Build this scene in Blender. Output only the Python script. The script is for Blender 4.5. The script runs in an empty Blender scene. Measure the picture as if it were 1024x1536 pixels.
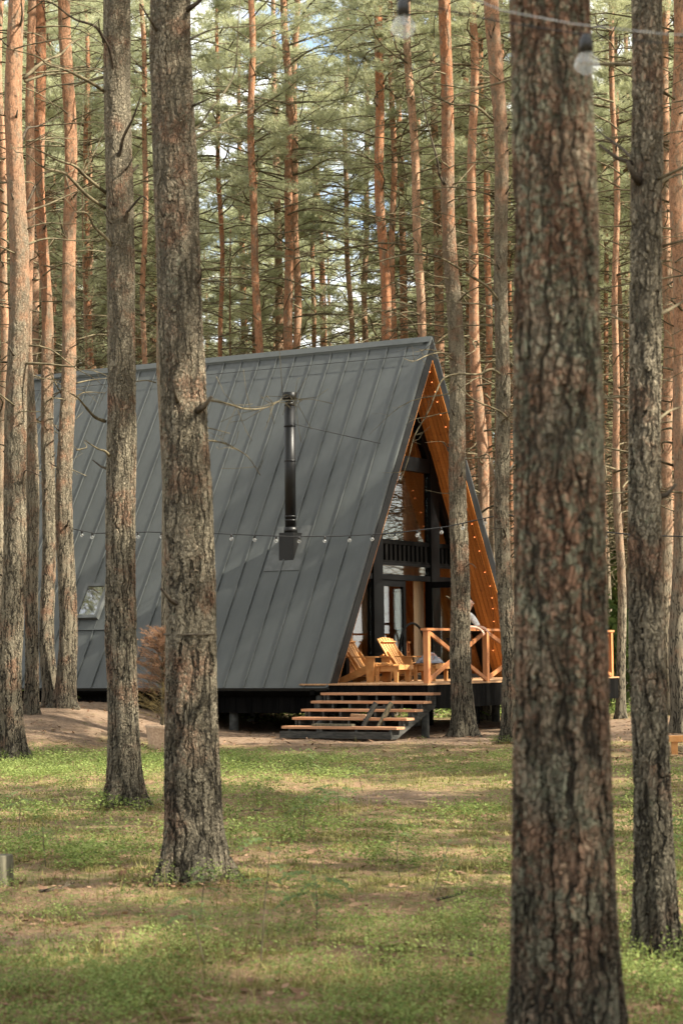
import bpy, math, random
import numpy as np
from mathutils import Vector, Matrix

scene = bpy.context.scene
col = scene.collection
R = math.radians
random.seed(7)
EYE = 1.55
F_PX, PITCH, ROLL = 3084.28, 0.0686, -0.010
YAW = 0.533                                    # the cabin's turn about the vertical
HO = Vector((1.935, 42.837, 0.0))              # ground point under the front end of the ridge
EX = Vector((math.cos(YAW), -math.sin(YAW), 0))
EY = Vector((math.sin(YAW), math.cos(YAW), 0))
APEX, TH, EAVEZ, HALF = 8.149, R(59.012), 0.892, 4.358
SLOPE = (APEX - EAVEZ) / math.sin(TH)
LEN = 11.2
DECKZ, DECKX = 0.977, 2.127
FAC = -0.73
SUN_EL, SUN_AL = 44.0, -16.0

# ------------------------------------------------------------------ helpers
def at(px, py, D):
    """the point seen at photo pixel px, py whose distance along +Y is D"""
    X, Y = px - 512, py - 768
    cr, sr = math.cos(ROLL), math.sin(ROLL)
    X, Y = X * cr + Y * sr, -X * sr + Y * cr
    c, s = math.cos(PITCH), math.sin(PITCH)
    u = -Y / F_PX
    v = Vector((X / F_PX, c - u * s, s + u * c))
    return Vector((0, 0, EYE)) + v * (D / v.y)

def HL(x, y, z=0.0):
    """cabin coordinates (x out of the gable, y to the far side) to world"""
    return HO + EX * x + EY * y + Vector((0, 0, z))

def _hash(i, j, k, seed):
    n = (i * 374761393 + j * 668265263 + k * 1274126177 + seed * 974711) & 0xffffffff
    n = ((n ^ (n >> 13)) * 1274126177) & 0xffffffff
    n = ((n ^ (n >> 16)) * 2246822519) & 0xffffffff
    return (n & 0xffffff) / float(0xffffff)

def noise3(x, y, z, seed=0):
    x, y, z = [np.asarray(a, dtype=np.float64) for a in np.broadcast_arrays(x, y, z)]
    xi, yi, zi = np.floor(x).astype(np.int64), np.floor(y).astype(np.int64), np.floor(z).astype(np.int64)
    fx, fy, fz = x - xi, y - yi, z - zi
    fx, fy, fz = fx*fx*(3-2*fx), fy*fy*(3-2*fy), fz*fz*(3-2*fz)
    r = 0
    for a in (0, 1):
        for b in (0, 1):
            for c in (0, 1):
                r = r + (fx if a else 1-fx) * (fy if b else 1-fy) * (fz if c else 1-fz) * _hash(xi+a, yi+b, zi+c, seed)
    return r * 2 - 1

def noise2(x, y, seed=0):
    return noise3(x, y, 0.5, seed)

def sst(a, b, x):
    t = np.clip((x - a) / (b - a), 0, 1)
    return t * t * (3 - 2 * t)

class MB:
    """collects shapes for ONE mesh"""
    def __init__(s): s.v, s.f, s.m = [], [], []
    def add(s, vs, fs, mi=0):
        o = len(s.v); s.v += [tuple(v) for v in vs]
        s.f += [tuple(i + o for i in f) for f in fs]; s.m += [mi] * len(fs)
        return s
    def hexa(s, p, mi=0):
        return s.add(p, [(0,3,2,1),(4,5,6,7),(0,1,5,4),(1,2,6,5),(2,3,7,6),(3,0,4,7)], mi)
    def box(s, x0, x1, y0, y1, z0, z1, mi=0):
        return s.hexa([(x0,y0,z0),(x1,y0,z0),(x1,y1,z0),(x0,y1,z0),(x0,y0,z1),(x1,y0,z1),(x1,y1,z1),(x0,y1,z1)], mi)
    def bar(s, a, b, w, h, up=(0,0,1), mi=0):
        a, b = Vector(a), Vector(b); d = (b - a).normalized(); up = Vector(up)
        sd = d.cross(up)
        if sd.length < 1e-4: sd = d.cross(Vector((1,0,0)))
        sd.normalize(); u2 = sd.cross(d).normalized()
        q = []
        for p in (a, b):
            for (i, j) in ((-1,-1),(1,-1),(1,1),(-1,1)): q.append(p + sd*(w/2*i) + u2*(h/2*j))
        return s.hexa(q, mi)
    def tube(s, pts, rad, n=8, cap=True, mi=0):
        pts = [Vector(p) for p in pts]
        if not hasattr(rad, '__len__'): rad = [rad] * len(pts)
        vs, fs = [], []
        ref = None
        for i, p in enumerate(pts):
            d = (pts[min(i+1, len(pts)-1)] - pts[max(i-1, 0)])
            d = d.normalized() if d.length > 1e-9 else Vector((0,0,1))
            if ref is None: ref = d.orthogonal().normalized()
            ref = (ref - d * ref.dot(d)); ref = ref.normalized() if ref.length > 1e-6 else d.orthogonal().normalized()
            b = d.cross(ref)
            for k in range(n):
                t = 2*math.pi*k/n
                vs.append(p + (ref*math.cos(t) + b*math.sin(t)) * rad[i])
        for i in range(len(pts)-1):
            for k in range(n):
                a0, a1 = i*n+k, i*n+(k+1) % n
                fs.append((a0, a1, a1+n, a0+n))
        if cap:
            fs.append(tuple(range(n-1, -1, -1))); fs.append(tuple(range((len(pts)-1)*n, len(pts)*n)))
        return s.add(vs, fs, mi)
    def ball(s, c, r, nu=10, nv=7, sq=(1,1,1), mi=0):
        vs, fs = [], []
        for j in range(nv+1):
            p = math.pi*j/nv
            for i in range(nu):
                t = 2*math.pi*i/nu
                vs.append((c[0]+r*sq[0]*math.sin(p)*math.cos(t), c[1]+r*sq[1]*math.sin(p)*math.sin(t), c[2]+r*sq[2]*math.cos(p)))
        for j in range(nv):
            for i in range(nu):
                a, b = j*nu+i, j*nu+(i+1) % nu
                fs.append((a, a+nu, b+nu, b))
        return s.add(vs, fs, mi)
    def prism(s, poly, axis, c0, c1, mi=0):
        """extrude a 2D polygon; axis 0: poly in (y,z), axis 1: poly in (x,z)"""
        n = len(poly)
        f3 = (lambda p, c: (c, p[0], p[1])) if axis == 0 else (lambda p, c: (p[0], c, p[1]))
        vs = [f3(p, c0) for p in poly] + [f3(p, c1) for p in poly]
        fs = [tuple(range(n)), tuple(range(2*n-1, n-1, -1))] + [(i, i+n, (i+1) % n + n, (i+1) % n) for i in range(n)]
        return s.add(vs, fs, mi)
    def build(s, name, mats, parent=None, smooth=False):
        if not isinstance(mats, (list, tuple)): mats = [mats]
        me = bpy.data.meshes.new(name)
        me.from_pydata(s.v, [], s.f)
        for m in mats: me.materials.append(m)
        if len(mats) > 1: me.polygons.foreach_set('material_index', s.m)
        if smooth: me.polygons.foreach_set('use_smooth', [True]*len(s.f))
        me.update()
        return link(name, me, parent)

def link(name, data, parent=None):
    o = bpy.data.objects.new(name, data); col.objects.link(o)
    if parent is not None: o.parent = parent
    return o

def np_mesh(name, verts, faces, mats, smooth=False, midx=None):
    """verts (n,3), faces (m,k) arrays -> mesh"""
    me = bpy.data.meshes.new(name)
    verts = np.asarray(verts, dtype=np.float32); faces = np.asarray(faces, dtype=np.int32)
    k = faces.shape[1]
    me.vertices.add(len(verts)); me.vertices.foreach_set('co', verts.ravel())
    me.loops.add(faces.size); me.loops.foreach_set('vertex_index', faces.ravel())
    me.polygons.add(len(faces)); me.polygons.foreach_set('loop_start', np.arange(len(faces), dtype=np.int32)*k)
    me.polygons.foreach_set('loop_total', np.full(len(faces), k, dtype=np.int32))
    for m in (mats if isinstance(mats, (list, tuple)) else [mats]): me.materials.append(m)
    if midx is not None: me.polygons.foreach_set('material_index', np.asarray(midx, dtype=np.int32))
    me.polygons.foreach_set('use_smooth', np.full(len(faces), smooth))
    me.update(calc_edges=True); me.validate()
    return me

def tag(o, label=None, cat=None, group=None, kind=None):
    if label: o['label'] = label
    if cat: o['category'] = cat
    if group: o['group'] = group
    if kind: o['kind'] = kind
    return o

def empty(name, loc, rz=0.0, label=None, cat=None, group=None):
    o = bpy.data.objects.new(name, None); col.objects.link(o)
    o.location = loc; o.rotation_euler = (0, 0, rz); o.empty_display_size = .1
    return tag(o, label, cat, group)

def copy_tree(o, parent=None):
    c = o.copy(); col.objects.link(c)
    if parent is not None: c.parent = parent
    for ch in list(o.children): copy_tree(ch, c)
    return c

# ------------------------------------------------------------------ materials
class NT:
    def __init__(s, name):
        s.m = bpy.data.materials.new(name); s.m.use_nodes = True
        s.t = s.m.node_tree; s.t.nodes.clear()
        s.out = s.t.nodes.new('ShaderNodeOutputMaterial')
    def n(s, typ, ins=None, **props):
        nd = s.t.nodes.new('ShaderNode' + typ)
        for k, v in props.items(): setattr(nd, k, v)
        for k, v in (ins or {}).items():
            sock = nd.inputs[k]
            if isinstance(v, bpy.types.NodeSocket): s.t.links.new(v, sock)
            elif isinstance(v, bpy.types.Node): s.t.links.new(v.outputs[0], sock)
            else: sock.default_value = v
        return nd
    def math(s, op, a, b=0.0, clamp=False):
        return s.n('Math', {0: a, 1: b}, operation=op, use_clamp=clamp).outputs[0]
    def ramp(s, f, lo, hi, a=0.0, b=1.0):
        return s.n('MapRange', {'Value': f, 'From Min': lo, 'From Max': hi, 'To Min': a, 'To Max': b}, interpolation_type='SMOOTHSTEP').outputs[0]
    def mix(s, f, a, b, blend='MIX'):
        nd = s.t.nodes.new('ShaderNodeMix'); nd.data_type = 'RGBA'; nd.blend_type = blend
        for k, v in ((0, f), (6, a), (7, b)):
            if isinstance(v, bpy.types.NodeSocket): s.t.links.new(v, nd.inputs[k])
            elif k == 0: nd.inputs[k].default_value = v
            else: nd.inputs[k].default_value = (*v, 1) if len(v) == 3 else v
        return nd.outputs[2]
    def noise(s, vec, scale, detail=3, rough=.55):
        i = {'Scale': scale, 'Detail': detail, 'Roughness': rough}
        if vec is not None: i['Vector'] = vec
        return s.n('TexNoise', i).outputs['Fac']
    def obj(s, scale=None):
        c = s.n('TexCoord').outputs['Object']
        if scale: c = s.n('Mapping', {'Vector': c, 'Scale': scale}).outputs[0]
        return c
    def end(s, color, rough=.7, normal=None, spec=.3, **kw):
        ins = {'Base Color': (*color, 1) if isinstance(color, tuple) and len(color) == 3 else color, 'Roughness': rough, 'Specular IOR Level': spec}
        if normal is not None: ins['Normal'] = normal
        ins.update(kw)
        b = s.n('BsdfPrincipled', ins)
        s.t.links.new(b.outputs[0], s.out.inputs[0])
        return s.m
    def bump(s, h, dist=.01, strength=1.0):
        return s.n('Bump', {'Height': h, 'Distance': dist, 'Strength': strength}).outputs[0]

def bark(name, hero=False, scale=20.0, lichen=.5, red=.35, depth=.010):
    t = NT(name)
    co = t.n('TexCoord').outputs['Object']
    info = t.n('ObjectInfo')
    rnd = info.outputs['Random']
    off = t.n('CombineXYZ', {0: t.math('MULTIPLY', rnd, 37.0), 1: t.math('MULTIPLY', rnd, 91.0), 2: t.math('MULTIPLY', rnd, 53.0)}).outputs[0]
    co2 = t.n('VectorMath', {0: co, 1: off}, operation='ADD').outputs[0]
    wob = t.n('TexNoise', {'Vector': co2, 'Scale': 7.0, 'Detail': 4, 'Roughness': .6}).outputs['Color']
    w2 = t.n('VectorMath', {0: wob, 1: (.085, .085, .16)}, operation='MULTIPLY').outputs[0]
    cw = t.n('VectorMath', {0: co2, 1: w2}, operation='ADD').outputs[0]
    zc = t.n('SeparateXYZ', {0: co}).outputs[2]
    cs = t.n('Mapping', {'Vector': cw, 'Scale': (1, 1, .34)}).outputs[0]
    vor = t.n('TexVoronoi', {'Vector': cs, 'Scale': scale*2.9, 'Randomness': 1.0}, feature='DISTANCE_TO_EDGE').outputs['Distance']
    cell = t.n('TexVoronoi', {'Vector': cs, 'Scale': scale*2.9}, feature='F1')
    rdg = t.noise(t.n('Mapping', {'Vector': cw, 'Scale': (1, 1, .13)}).outputs[0], scale*.72, 2, .55)
    rdg = t.math('ABSOLUTE', t.math('SUBTRACT', rdg, .5))
    flake = t.noise(t.n('Mapping', {'Vector': cw, 'Scale': (1, 1, .50)}).outputs[0], scale*3.2, 5, .68)
    big = t.noise(co2, 3.2, 3)
    fine = t.noise(co2, 170, 3, .7)
    jit = t.math('MULTIPLY', t.math('SUBTRACT', flake, .5), .14)
    furrow = t.ramp(t.math('ADD', rdg, t.math('MULTIPLY', jit, .22)), .004, .064)
    fade = t.ramp(t.math('ADD', zc, t.math('MULTIPLY', big, 2.0)), 1.2, 8.5, 0, .60)
    furrow = t.math('ADD', t.math('MULTIPLY', furrow, t.math('SUBTRACT', 1.0, fade)), fade)
    scales = t.ramp(t.math('ADD', vor, jit), -.02, .13, .58, 1.0)
    plate = t.math('MULTIPLY', furrow, scales)
    cellv = t.n('SeparateColor', {0: cell.outputs['Color']}).outputs[0]
    base = t.mix(t.math('ADD', t.math('MULTIPLY', cellv, .30), t.math('MULTIPLY', flake, .70)), (.145, .124, .088), (.325, .280, .200))
    base = t.mix(t.ramp(t.math('ADD', t.math('MULTIPLY', flake, .4), t.math('MULTIPLY', big, .6)), .58-.12*red, .74-.12*red, 0, .75), base, (.255, .125, .074))
    if lichen:
        lw = t.noise(co2, 34, 5, .7); l2 = t.noise(co2, 5, 3, .6)
        base = t.mix(t.ramp(t.math('ADD', t.math('MULTIPLY', lw, .6), t.math('MULTIPLY', l2, .4)), .62-.09*lichen, .68-.08*lichen, 0, .75), base, (.225, .245, .170))
    base = t.mix(t.ramp(t.math('ADD', zc, t.math('MULTIPLY', big, .8)), .5, 2.4, .62, 0), base, (.072, .064, .047))  # darker trunk foot: thicker bark, and shade worked into the colour
    low = t.mix(plate, (.019, .016, .012), base)
    # thin flaking bark higher up: orange
    hue = t.mix(rnd, (.40, .170, .080), (.43, .265, .165))
    og = t.mix(t.ramp(flake, .35, .68), t.mix(.5, hue, (.10, .045, .03)), hue)
    og = t.mix(t.ramp(t.noise(t.n('Mapping', {'Vector': co2, 'Scale': (1, 1, .45)}).outputs[0], 7, 6, .75), .50, .60, 0, .85), og, (.205, .160, .112))
    og = t.mix(t.ramp(t.noise(t.n('Mapping', {'Vector': co2, 'Scale': (1, 1, 1.5)}).outputs[0], 8, 5, .75), .60, .66, 0, .9), og, (.075, .048, .034))
    og = t.mix(t.ramp(t.noise(co2, 1.3, 3), .5, .7, 0, .45), og, (.22, .17, .12))
    fl = t.noise(t.n('Mapping', {'Vector': cw, 'Scale': (1, 1, .55)}).outputs[0], 21, 5, .72)
    og = t.mix(t.ramp(fl, .50, .62, 0, .75), og, (.125, .070, .042))
    og = t.mix(t.ramp(fl, .30, .42, .55, 0), og, (.50, .335, .215))
    z = t.n('SeparateXYZ', {0: co}).outputs[2]
    start = t.math('MULTIPLY', t.n('SeparateColor', {0: info.outputs['Color']}).outputs[0], 20.0)
    zz = t.math('ADD', t.math('SUBTRACT', z, start), t.math('MULTIPLY', t.math('SUBTRACT', big, .5), 7.0))
    up = t.ramp(zz, -3.0, 3.5)
    c = t.mix(up, low, og)
    c = t.mix(.6, c, t.mix(fine, (.30, .30, .30), (.70, .70, .70)), 'OVERLAY')
    hl = t.math('ADD', t.math('ADD', plate, t.math('MULTIPLY', flake, .55)), t.math('MULTIPLY', t.math('MULTIPLY', fl, up), -1.6))
    hh = t.math('ADD', t.math('MULTIPLY', hl, t.ramp(up, 0, 1, 1, .45)), t.math('MULTIPLY', fine, .16))
    t.end(c, .9, t.bump(hh, depth*1.0, .85), .15)
    if hero:
        d = t.n('Displacement', {'Height': hh, 'Midlevel': 1.0, 'Scale': depth})
        t.t.links.new(d.outputs[0], t.out.inputs['Displacement'])
        t.m.displacement_method = 'BOTH'
    return t.m

def simple(name, c0, c1, scale=8, rough=.7, spec=.3, stretch=None, bump=0.0, lo=.35, hi=.65, detail=4):
    t = NT(name); co = t.obj(stretch)
    f = t.noise(co, scale, detail)
    nrm = t.bump(f, bump, .6) if bump else None
    return t.end(t.mix(t.ramp(f, lo, hi), c0, c1), rough, nrm, spec)

def leafy(name, c0, c1, scale=1.5, trans=.35, c2=None, s2=9.0, gloss=0.0):
    t = NT(name)
    geo = t.n('NewGeometry')
    f = t.noise(geo.outputs['Position'], scale, 3)
    rnd = geo.outputs['Random Per Island']
    c = t.mix(t.ramp(t.math('ADD', t.math('MULTIPLY', f, .6), t.math('MULTIPLY', rnd, .4)), .25, .75), c0, c1)
    if c2: c = t.mix(t.ramp(t.noise(geo.outputs['Position'], s2, 2), .60, .75), c, c2)
    d = t.n('BsdfDiffuse', {'Color': c})
    tr = t.n('BsdfTranslucent', {'Color': t.mix(.5, c, (1.0, 1.0, .55), 'MULTIPLY')})
    mx = t.n('MixShader', {0: trans, 1: d.outputs[0], 2: tr.outputs[0]})
    t.t.links.new(mx.outputs[0], t.out.inputs[0])
    return t.m

def wood(name, c0, c1, grain=(2, 30, 30), rough=.55, spec=.35, dark=None):
    t = NT(name); co = t.obj()
    g = t.noise(t.n('Mapping', {'Vector': co, 'Scale': grain}).outputs[0], 3.0, 5, .6)
    isl = t.n('NewGeometry').outputs['Random Per Island']
    c = t.mix(t.ramp(g, .3, .7), c0, c1)
    c = t.mix(t.math('MULTIPLY', isl, .6), c, tuple(x*.55 for x in c0))
    if dark: c = t.mix(t.ramp(t.noise(co, 7, 2), .66, .74), c, dark)
    return t.end(c, rough, t.bump(g, .002, .5), spec)

M = {}
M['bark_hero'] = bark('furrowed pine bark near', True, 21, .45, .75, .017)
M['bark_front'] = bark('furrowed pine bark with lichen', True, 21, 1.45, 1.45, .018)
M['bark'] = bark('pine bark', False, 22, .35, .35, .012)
M['twig'] = simple('dead twig wood', (.060, .050, .031), (.165, .138, .086), 9, .9, .1)
M['snag'] = simple('dark dead branch wood', (.035, .028, .022), (.085, .07, .05), 14, .95, .1, bump=.004)
M['needles'] = leafy('pine needles', (.30, .325, .21), (.54, .545, .40), .8, .48, (.155, .185, .112), 1.1)
M['bilberry'] = leafy('bilberry leaves', (.092, .135, .040), (.265, .315, .110), 1.3, .42)
M['rowan'] = leafy('rowan leaves', (.085, .125, .050), (.14, .185, .08), 3, .42)
M['shrub'] = leafy('broad green leaves', (.06, .095, .03), (.125, .165, .055), .8, .4)
M['moss'] = leafy('moss and thin grass', (.098, .104, .034), (.32, .285, .115), 2.2, .25, (.20, .125, .066), 2.6)
M['litter'] = leafy('dry leaves and needles', (.10, .056, .036), (.29, .185, .120), 9, .12)
M['deadneedle'] = leafy('dead orange needles', (.24, .125, .075), (.35, .21, .13), 6, .3)
M['deadyellow'] = leafy('dead yellow needles', (.22, .16, .07), (.30, .23, .11), 6, .3)

def m_ground():
    t = NT('forest floor')
    pos = t.n('NewGeometry').outputs['Position']
    bare = t.n('Attribute', attribute_name='bare').outputs['Fac']
    n1 = t.noise(pos, .55, 4); n2 = t.noise(pos, 3.2, 5, .65); n3 = t.noise(pos, 26, 4, .7); n4 = t.noise(pos, 110, 2)
    n5 = t.noise(pos, 9.5, 5, .7)
    moss = t.mix(n3, (.050, .056, .018), (.200, .185, .070))
    moss = t.mix(t.ramp(n5, .50, .66), moss, (.100, .105, .038))
    lit = t.mix(n3, (.060, .036, .022), (.26, .165, .095))
    lit = t.mix(t.ramp(n4, .54, .68), lit, (.38, .27, .175))
    lit = t.mix(t.ramp(n5, .55, .66), lit, (.042, .028, .020))
    path = t.mix(n3, (.085, .058, .039), (.255, .180, .122))
    path = t.mix(t.ramp(t.math('ADD', t.math('MULTIPLY', n5, .6), t.math('MULTIPLY', n2, .4)), .50, .62, 0, .85), path, (.085, .052, .033))
    path = t.mix(t.ramp(t.math('ADD', t.math('MULTIPLY', n2, .7), t.math('MULTIPLY', n3, .3)), .56, .64, 0, .7), path, (.115, .105, .045))
    f = t.ramp(t.math('ADD', t.math('ADD', t.math('MULTIPLY', n1, .2), t.math('MULTIPLY', n2, .30)), t.math('ADD', t.math('MULTIPLY', n5, .50), t.math('MULTIPLY', t.math('SUBTRACT', n3, .5), .35))), .47, .56)
    c = t.mix(f, lit, moss)
    c = t.mix(t.ramp(t.math('ADD', bare, t.math('MULTIPLY', t.math('SUBTRACT', t.math('ADD', t.math('MULTIPLY', n2, .5), t.math('MULTIPLY', n5, .5)), .5), 1.1)), .35, .75), c, path)
    h = t.math('ADD', t.math('MULTIPLY', n3, .6), t.math('MULTIPLY', n4, .4))
    return t.end(c, .95, t.bump(h, .03, .9), .1)
M['ground'] = m_ground()

def m_roof():
    t = NT('dark grey sheet metal'); co = t.obj()
    f = t.noise(co, 2.2, 5, .6); g = t.noise(t.n('Mapping', {'Vector': co, 'Scale': (6, 1, 1)}).outputs[0], 5, 4)
    st = t.noise(t.n('Mapping', {'Vector': co, 'Scale': (9, .5, .5)}).outputs[0], 1.6, 5, .65)
    c = t.mix(t.math('ADD', t.math('MULTIPLY', f, .5), t.math('MULTIPLY', st, .5)), (.033, .038, .038), (.060, .066, .064))
    wv = t.noise(t.n('Mapping', {'Vector': co, 'Scale': (1, .6, .6)}).outputs[0], 3.2, 2)
    c = t.mix(t.ramp(t.noise(co, 38, 2), .72, .80, 0, .35), c, (.20, .20, .18))
    r = t.ramp(g, .3, .7, .36, .50)
    return t.end(c, r, t.bump(t.math('ADD', t.math('MULTIPLY', f, .25), wv), .020, .35), .5)
M['roof'] = m_roof()
M['trim'] = simple('black sheet metal', (.0035, .0035, .0035), (.006, .006, .006), 4, .35, .2)
M['flash'] = simple('grey flashing', (.060, .064, .062), (.090, .095, .092), 5, .5, .4, bump=.004)
M['black'] = wood('black stained boards', (.0025, .0024, .0022), (.007, .0065, .006), (2, 2, .4), .8, .04)
M['frame'] = simple('charcoal window frame', (.0015, .0016, .0017), (.003, .0032, .0034), 3, .5, .08)
M['pipe'] = simple('black flue steel', (.005, .005, .005), (.010, .010, .010), 3, .42, .3)
M['soffit'] = wood('orange oiled lining boards', (.47, .170, .040), (.58, .245, .064), (.5, 14, 14), .45, .4, (.22, .07, .018))
M['rail'] = wood('red brown planed timber', (.42, .155, .052), (.54, .230, .088), (6, 6, 1.0), .6, .3)
M['brace'] = wood('red brown planed braces', (.42, .155, .052), (.54, .230, .088), (4, 4, 4), .6, .3)
M['deck'] = wood('weathered decking', (.34, .19, .095), (.46, .28, .15), (12, 1.2, 10), .75, .2)
M['tread'] = wood('stair boards', (.40, .20, .105), (.52, .29, .165), (1.2, 12, 10), .75, .2)
M['chair'] = wood('pale yellow pine', (.50, .22, .066), (.62, .325, .120), (3, 14, 3), .55, .3, (.30, .12, .035))
M['darkwood'] = simple('grey stained wood', (.030, .030, .027), (.065, .063, .056), 6, .85, .15, (1, 1, 6))
M['concrete'] = simple('concrete', (.050, .050, .046), (.10, .10, .09), 7, .9, .1, bump=.004)
M['inner'] = wood('dark inner boards', (.24, .085, .030), (.32, .12, .045), (1, 6, 6), .6, .3)
M['curtain'] = simple('beige curtain', (.44, .33, .21), (.52, .40, .27), 5, .9, .1, (6, 6, .3))
M['greywood'] = simple('weathered grey wood', (.070, .065, .045), (.16, .145, .10), 8, .9, .1, (4, 4, .5), bump=.004)
M['burlap'] = simple('burlap', (.38, .26, .17), (.52, .38, .26), 30, .95, .1, bump=.004)
M['cloth'] = simple('pale grey cloth', (.11, .12, .14), (.22, .225, .25), 9, .9, .1)
M['clothpink'] = simple('dusty pink cloth', (.20, .12, .105), (.28, .18, .16), 9, .9, .1)
M['shirt'] = simple('off white jersey', (.62, .63, .62), (.72, .73, .72), 12, .9, .1)
M['trousers'] = simple('black trousers', (.012, .012, .014), (.022, .022, .025), 10, .9, .1)
M['skin'] = simple('skin', (.52, .30, .21), (.60, .37, .27), 20, .5, .35)
M['hair'] = simple('pale grey hair', (.46, .44, .40), (.60, .58, .54), 40, .7, .2, (1, 1, .2))
M['cable'] = simple('black cable', (.012, .012, .012), (.02, .02, .02), 4, .5, .3)
M['palecable'] = simple('pale grey cable', (.22, .23, .23), (.30, .31, .31), 4, .5, .3)
M['socket'] = simple('black bulb socket', (.010, .010, .010), (.016, .016, .016), 4, .4, .4)
M['leaflit'] = simple('paleboard', (.26, .16, .09), (.34, .22, .13), 10, .8, .2)

def m_glass(name, tint=(.93, .96, .94), r0=.05, rough=0.0):
    """thin pane: Schlick reflection, the rest goes straight through"""
    t = NT(name)
    fc = t.n('LayerWeight', {'Blend': .5}).outputs['Facing']
    fr = t.math('ADD', t.math('MULTIPLY', t.math('POWER', fc, 5.0), 1-r0), r0)
    tr = t.n('BsdfTransparent', {'Color': (*tint, 1)}); gl = t.n('BsdfGlossy', {'Color': (1, 1, 1, 1), 'Roughness': rough})
    mx = t.n('MixShader', {0: fr, 1: tr.outputs[0], 2: gl.outputs[0]})
    t.t.links.new(mx.outputs[0], t.out.inputs[0])
    return t.m
M['glass'] = m_glass('window glass', (.80, .84, .82), .08)
M['mirror'] = m_glass('roof window glass', (.25, .28, .28), .28, .02)
def m_bulb():
    t = NT('clear bulb glass')
    fc = t.n('LayerWeight', {'Blend': .5}).outputs['Facing']
    fr = t.math('ADD', t.math('MULTIPLY', t.math('POWER', fc, 5.0), .95), .05)
    tr = t.n('BsdfTransparent', {'Color': (.86, .87, .86, 1)}); gl = t.n('BsdfGlossy', {'Color': (1, 1, 1, 1), 'Roughness': .05}); df = t.n('BsdfTranslucent', {'Color': (.75, .76, .74, 1)})
    m0 = t.n('MixShader', {0: .22, 1: tr.outputs[0], 2: df.outputs[0]})
    mx = t.n('MixShader', {0: fr, 1: m0.outputs[0], 2: gl.outputs[0]})
    t.t.links.new(mx.outputs[0], t.out.inputs[0]); return t.m
M['bulb'] = m_bulb()
def m_emit(name, c, s):
    t = NT(name); e = t.n('Emission', {'Color': (*c, 1), 'Strength': s})
    t.t.links.new(e.outputs[0], t.out.inputs[0]); return t.m
M['fairy'] = m_emit('warm fairy bulb', (1.0, .28, .09), 1.5)

# ------------------------------------------------------------------ world, sun, camera
hz = EX * math.cos(R(SUN_AL)) - EY * math.sin(R(SUN_AL))
SUN = Vector((hz.x*math.cos(R(SUN_EL)), hz.y*math.cos(R(SUN_EL)), math.sin(R(SUN_EL))))
world = bpy.data.worlds.new('World'); scene.world = world; world.use_nodes = True
wn = world.node_tree; wn.nodes.clear()
wo = wn.nodes.new('ShaderNodeOutputWorld'); bg = wn.nodes.new('ShaderNodeBackground')
sky = wn.nodes.new('ShaderNodeTexSky'); sky.sky_type = 'NISHITA'; sky.sun_disc = False
sky.sun_elevation = R(SUN_EL); sky.sun_rotation = math.atan2(SUN.x, SUN.y); sky.air_density = 1.0; sky.dust_density = 1.5
tc = wn.nodes.new('ShaderNodeTexCoord'); mp = wn.nodes.new('ShaderNodeMapping'); mp.inputs['Scale'].default_value = (1, 1, 2.5)
nz = wn.nodes.new('ShaderNodeTexNoise'); nz.inputs['Scale'].default_value = 5.5; nz.inputs['Detail'].default_value = 6
mr = wn.nodes.new('ShaderNodeMapRange'); mr.inputs['From Min'].default_value = .37; mr.inputs['From Max'].default_value = .53
mxw = wn.nodes.new('ShaderNodeMix'); mxw.data_type = 'RGBA'; mxw.inputs[7].default_value = (7.0, 6.9, 6.5, 1)
L = wn.links.new
L(tc.outputs['Generated'], mp.inputs[0]); L(mp.outputs[0], nz.inputs['Vector']); L(nz.outputs['Fac'], mr.inputs['Value'])
L(mr.outputs[0], mxw.inputs[0]); L(sky.outputs[0], mxw.inputs[6]); L(mxw.outputs[2], bg.inputs[0]); L(bg.outputs[0], wo.inputs[0])
bg.inputs[1].default_value = .098
sl = bpy.data.lights.new('sun', 'SUN'); sl.energy = 5.0; sl.angle = R(.5); sl.color = (1, .92, .77)
so = bpy.data.objects.new('sun', sl); col.objects.link(so); so.rotation_euler = SUN.to_track_quat('Z', 'Y').to_euler(); so.location = (20, -10, 40)

cd = bpy.data.cameras.new('camera'); cam = bpy.data.objects.new('camera', cd); col.objects.link(cam)
cd.sensor_fit = 'VERTICAL'; cd.sensor_height = 36; cd.lens = F_PX / 1536 * 36; cd.clip_end = 2000; cd.clip_start = .05
cam.matrix_world = Matrix.Translation((0, 0, EYE)) @ Matrix.Rotation(math.pi/2 + PITCH, 4, 'X') @ Matrix.Rotation(ROLL, 4, 'Z')
cd.dof.use_dof = True; cd.dof.focus_distance = 33.0; cd.dof.aperture_fstop = 5.0; cd.dof.aperture_blades = 0
scene.camera = cam
vs = scene.view_settings; vs.view_transform = 'Standard'; vs.look = 'None'; vs.gamma = 1; vs.exposure = 1.88; vs.use_curve_mapping = False
cy = scene.cycles
cy.max_bounces = 8; cy.diffuse_bounces = 4; cy.glossy_bounces = 3; cy.transmission_bounces = 4; cy.transparent_max_bounces = 12
cy.caustics_reflective = False; cy.caustics_refractive = False; cy.sample_clamp_indirect = 6

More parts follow.
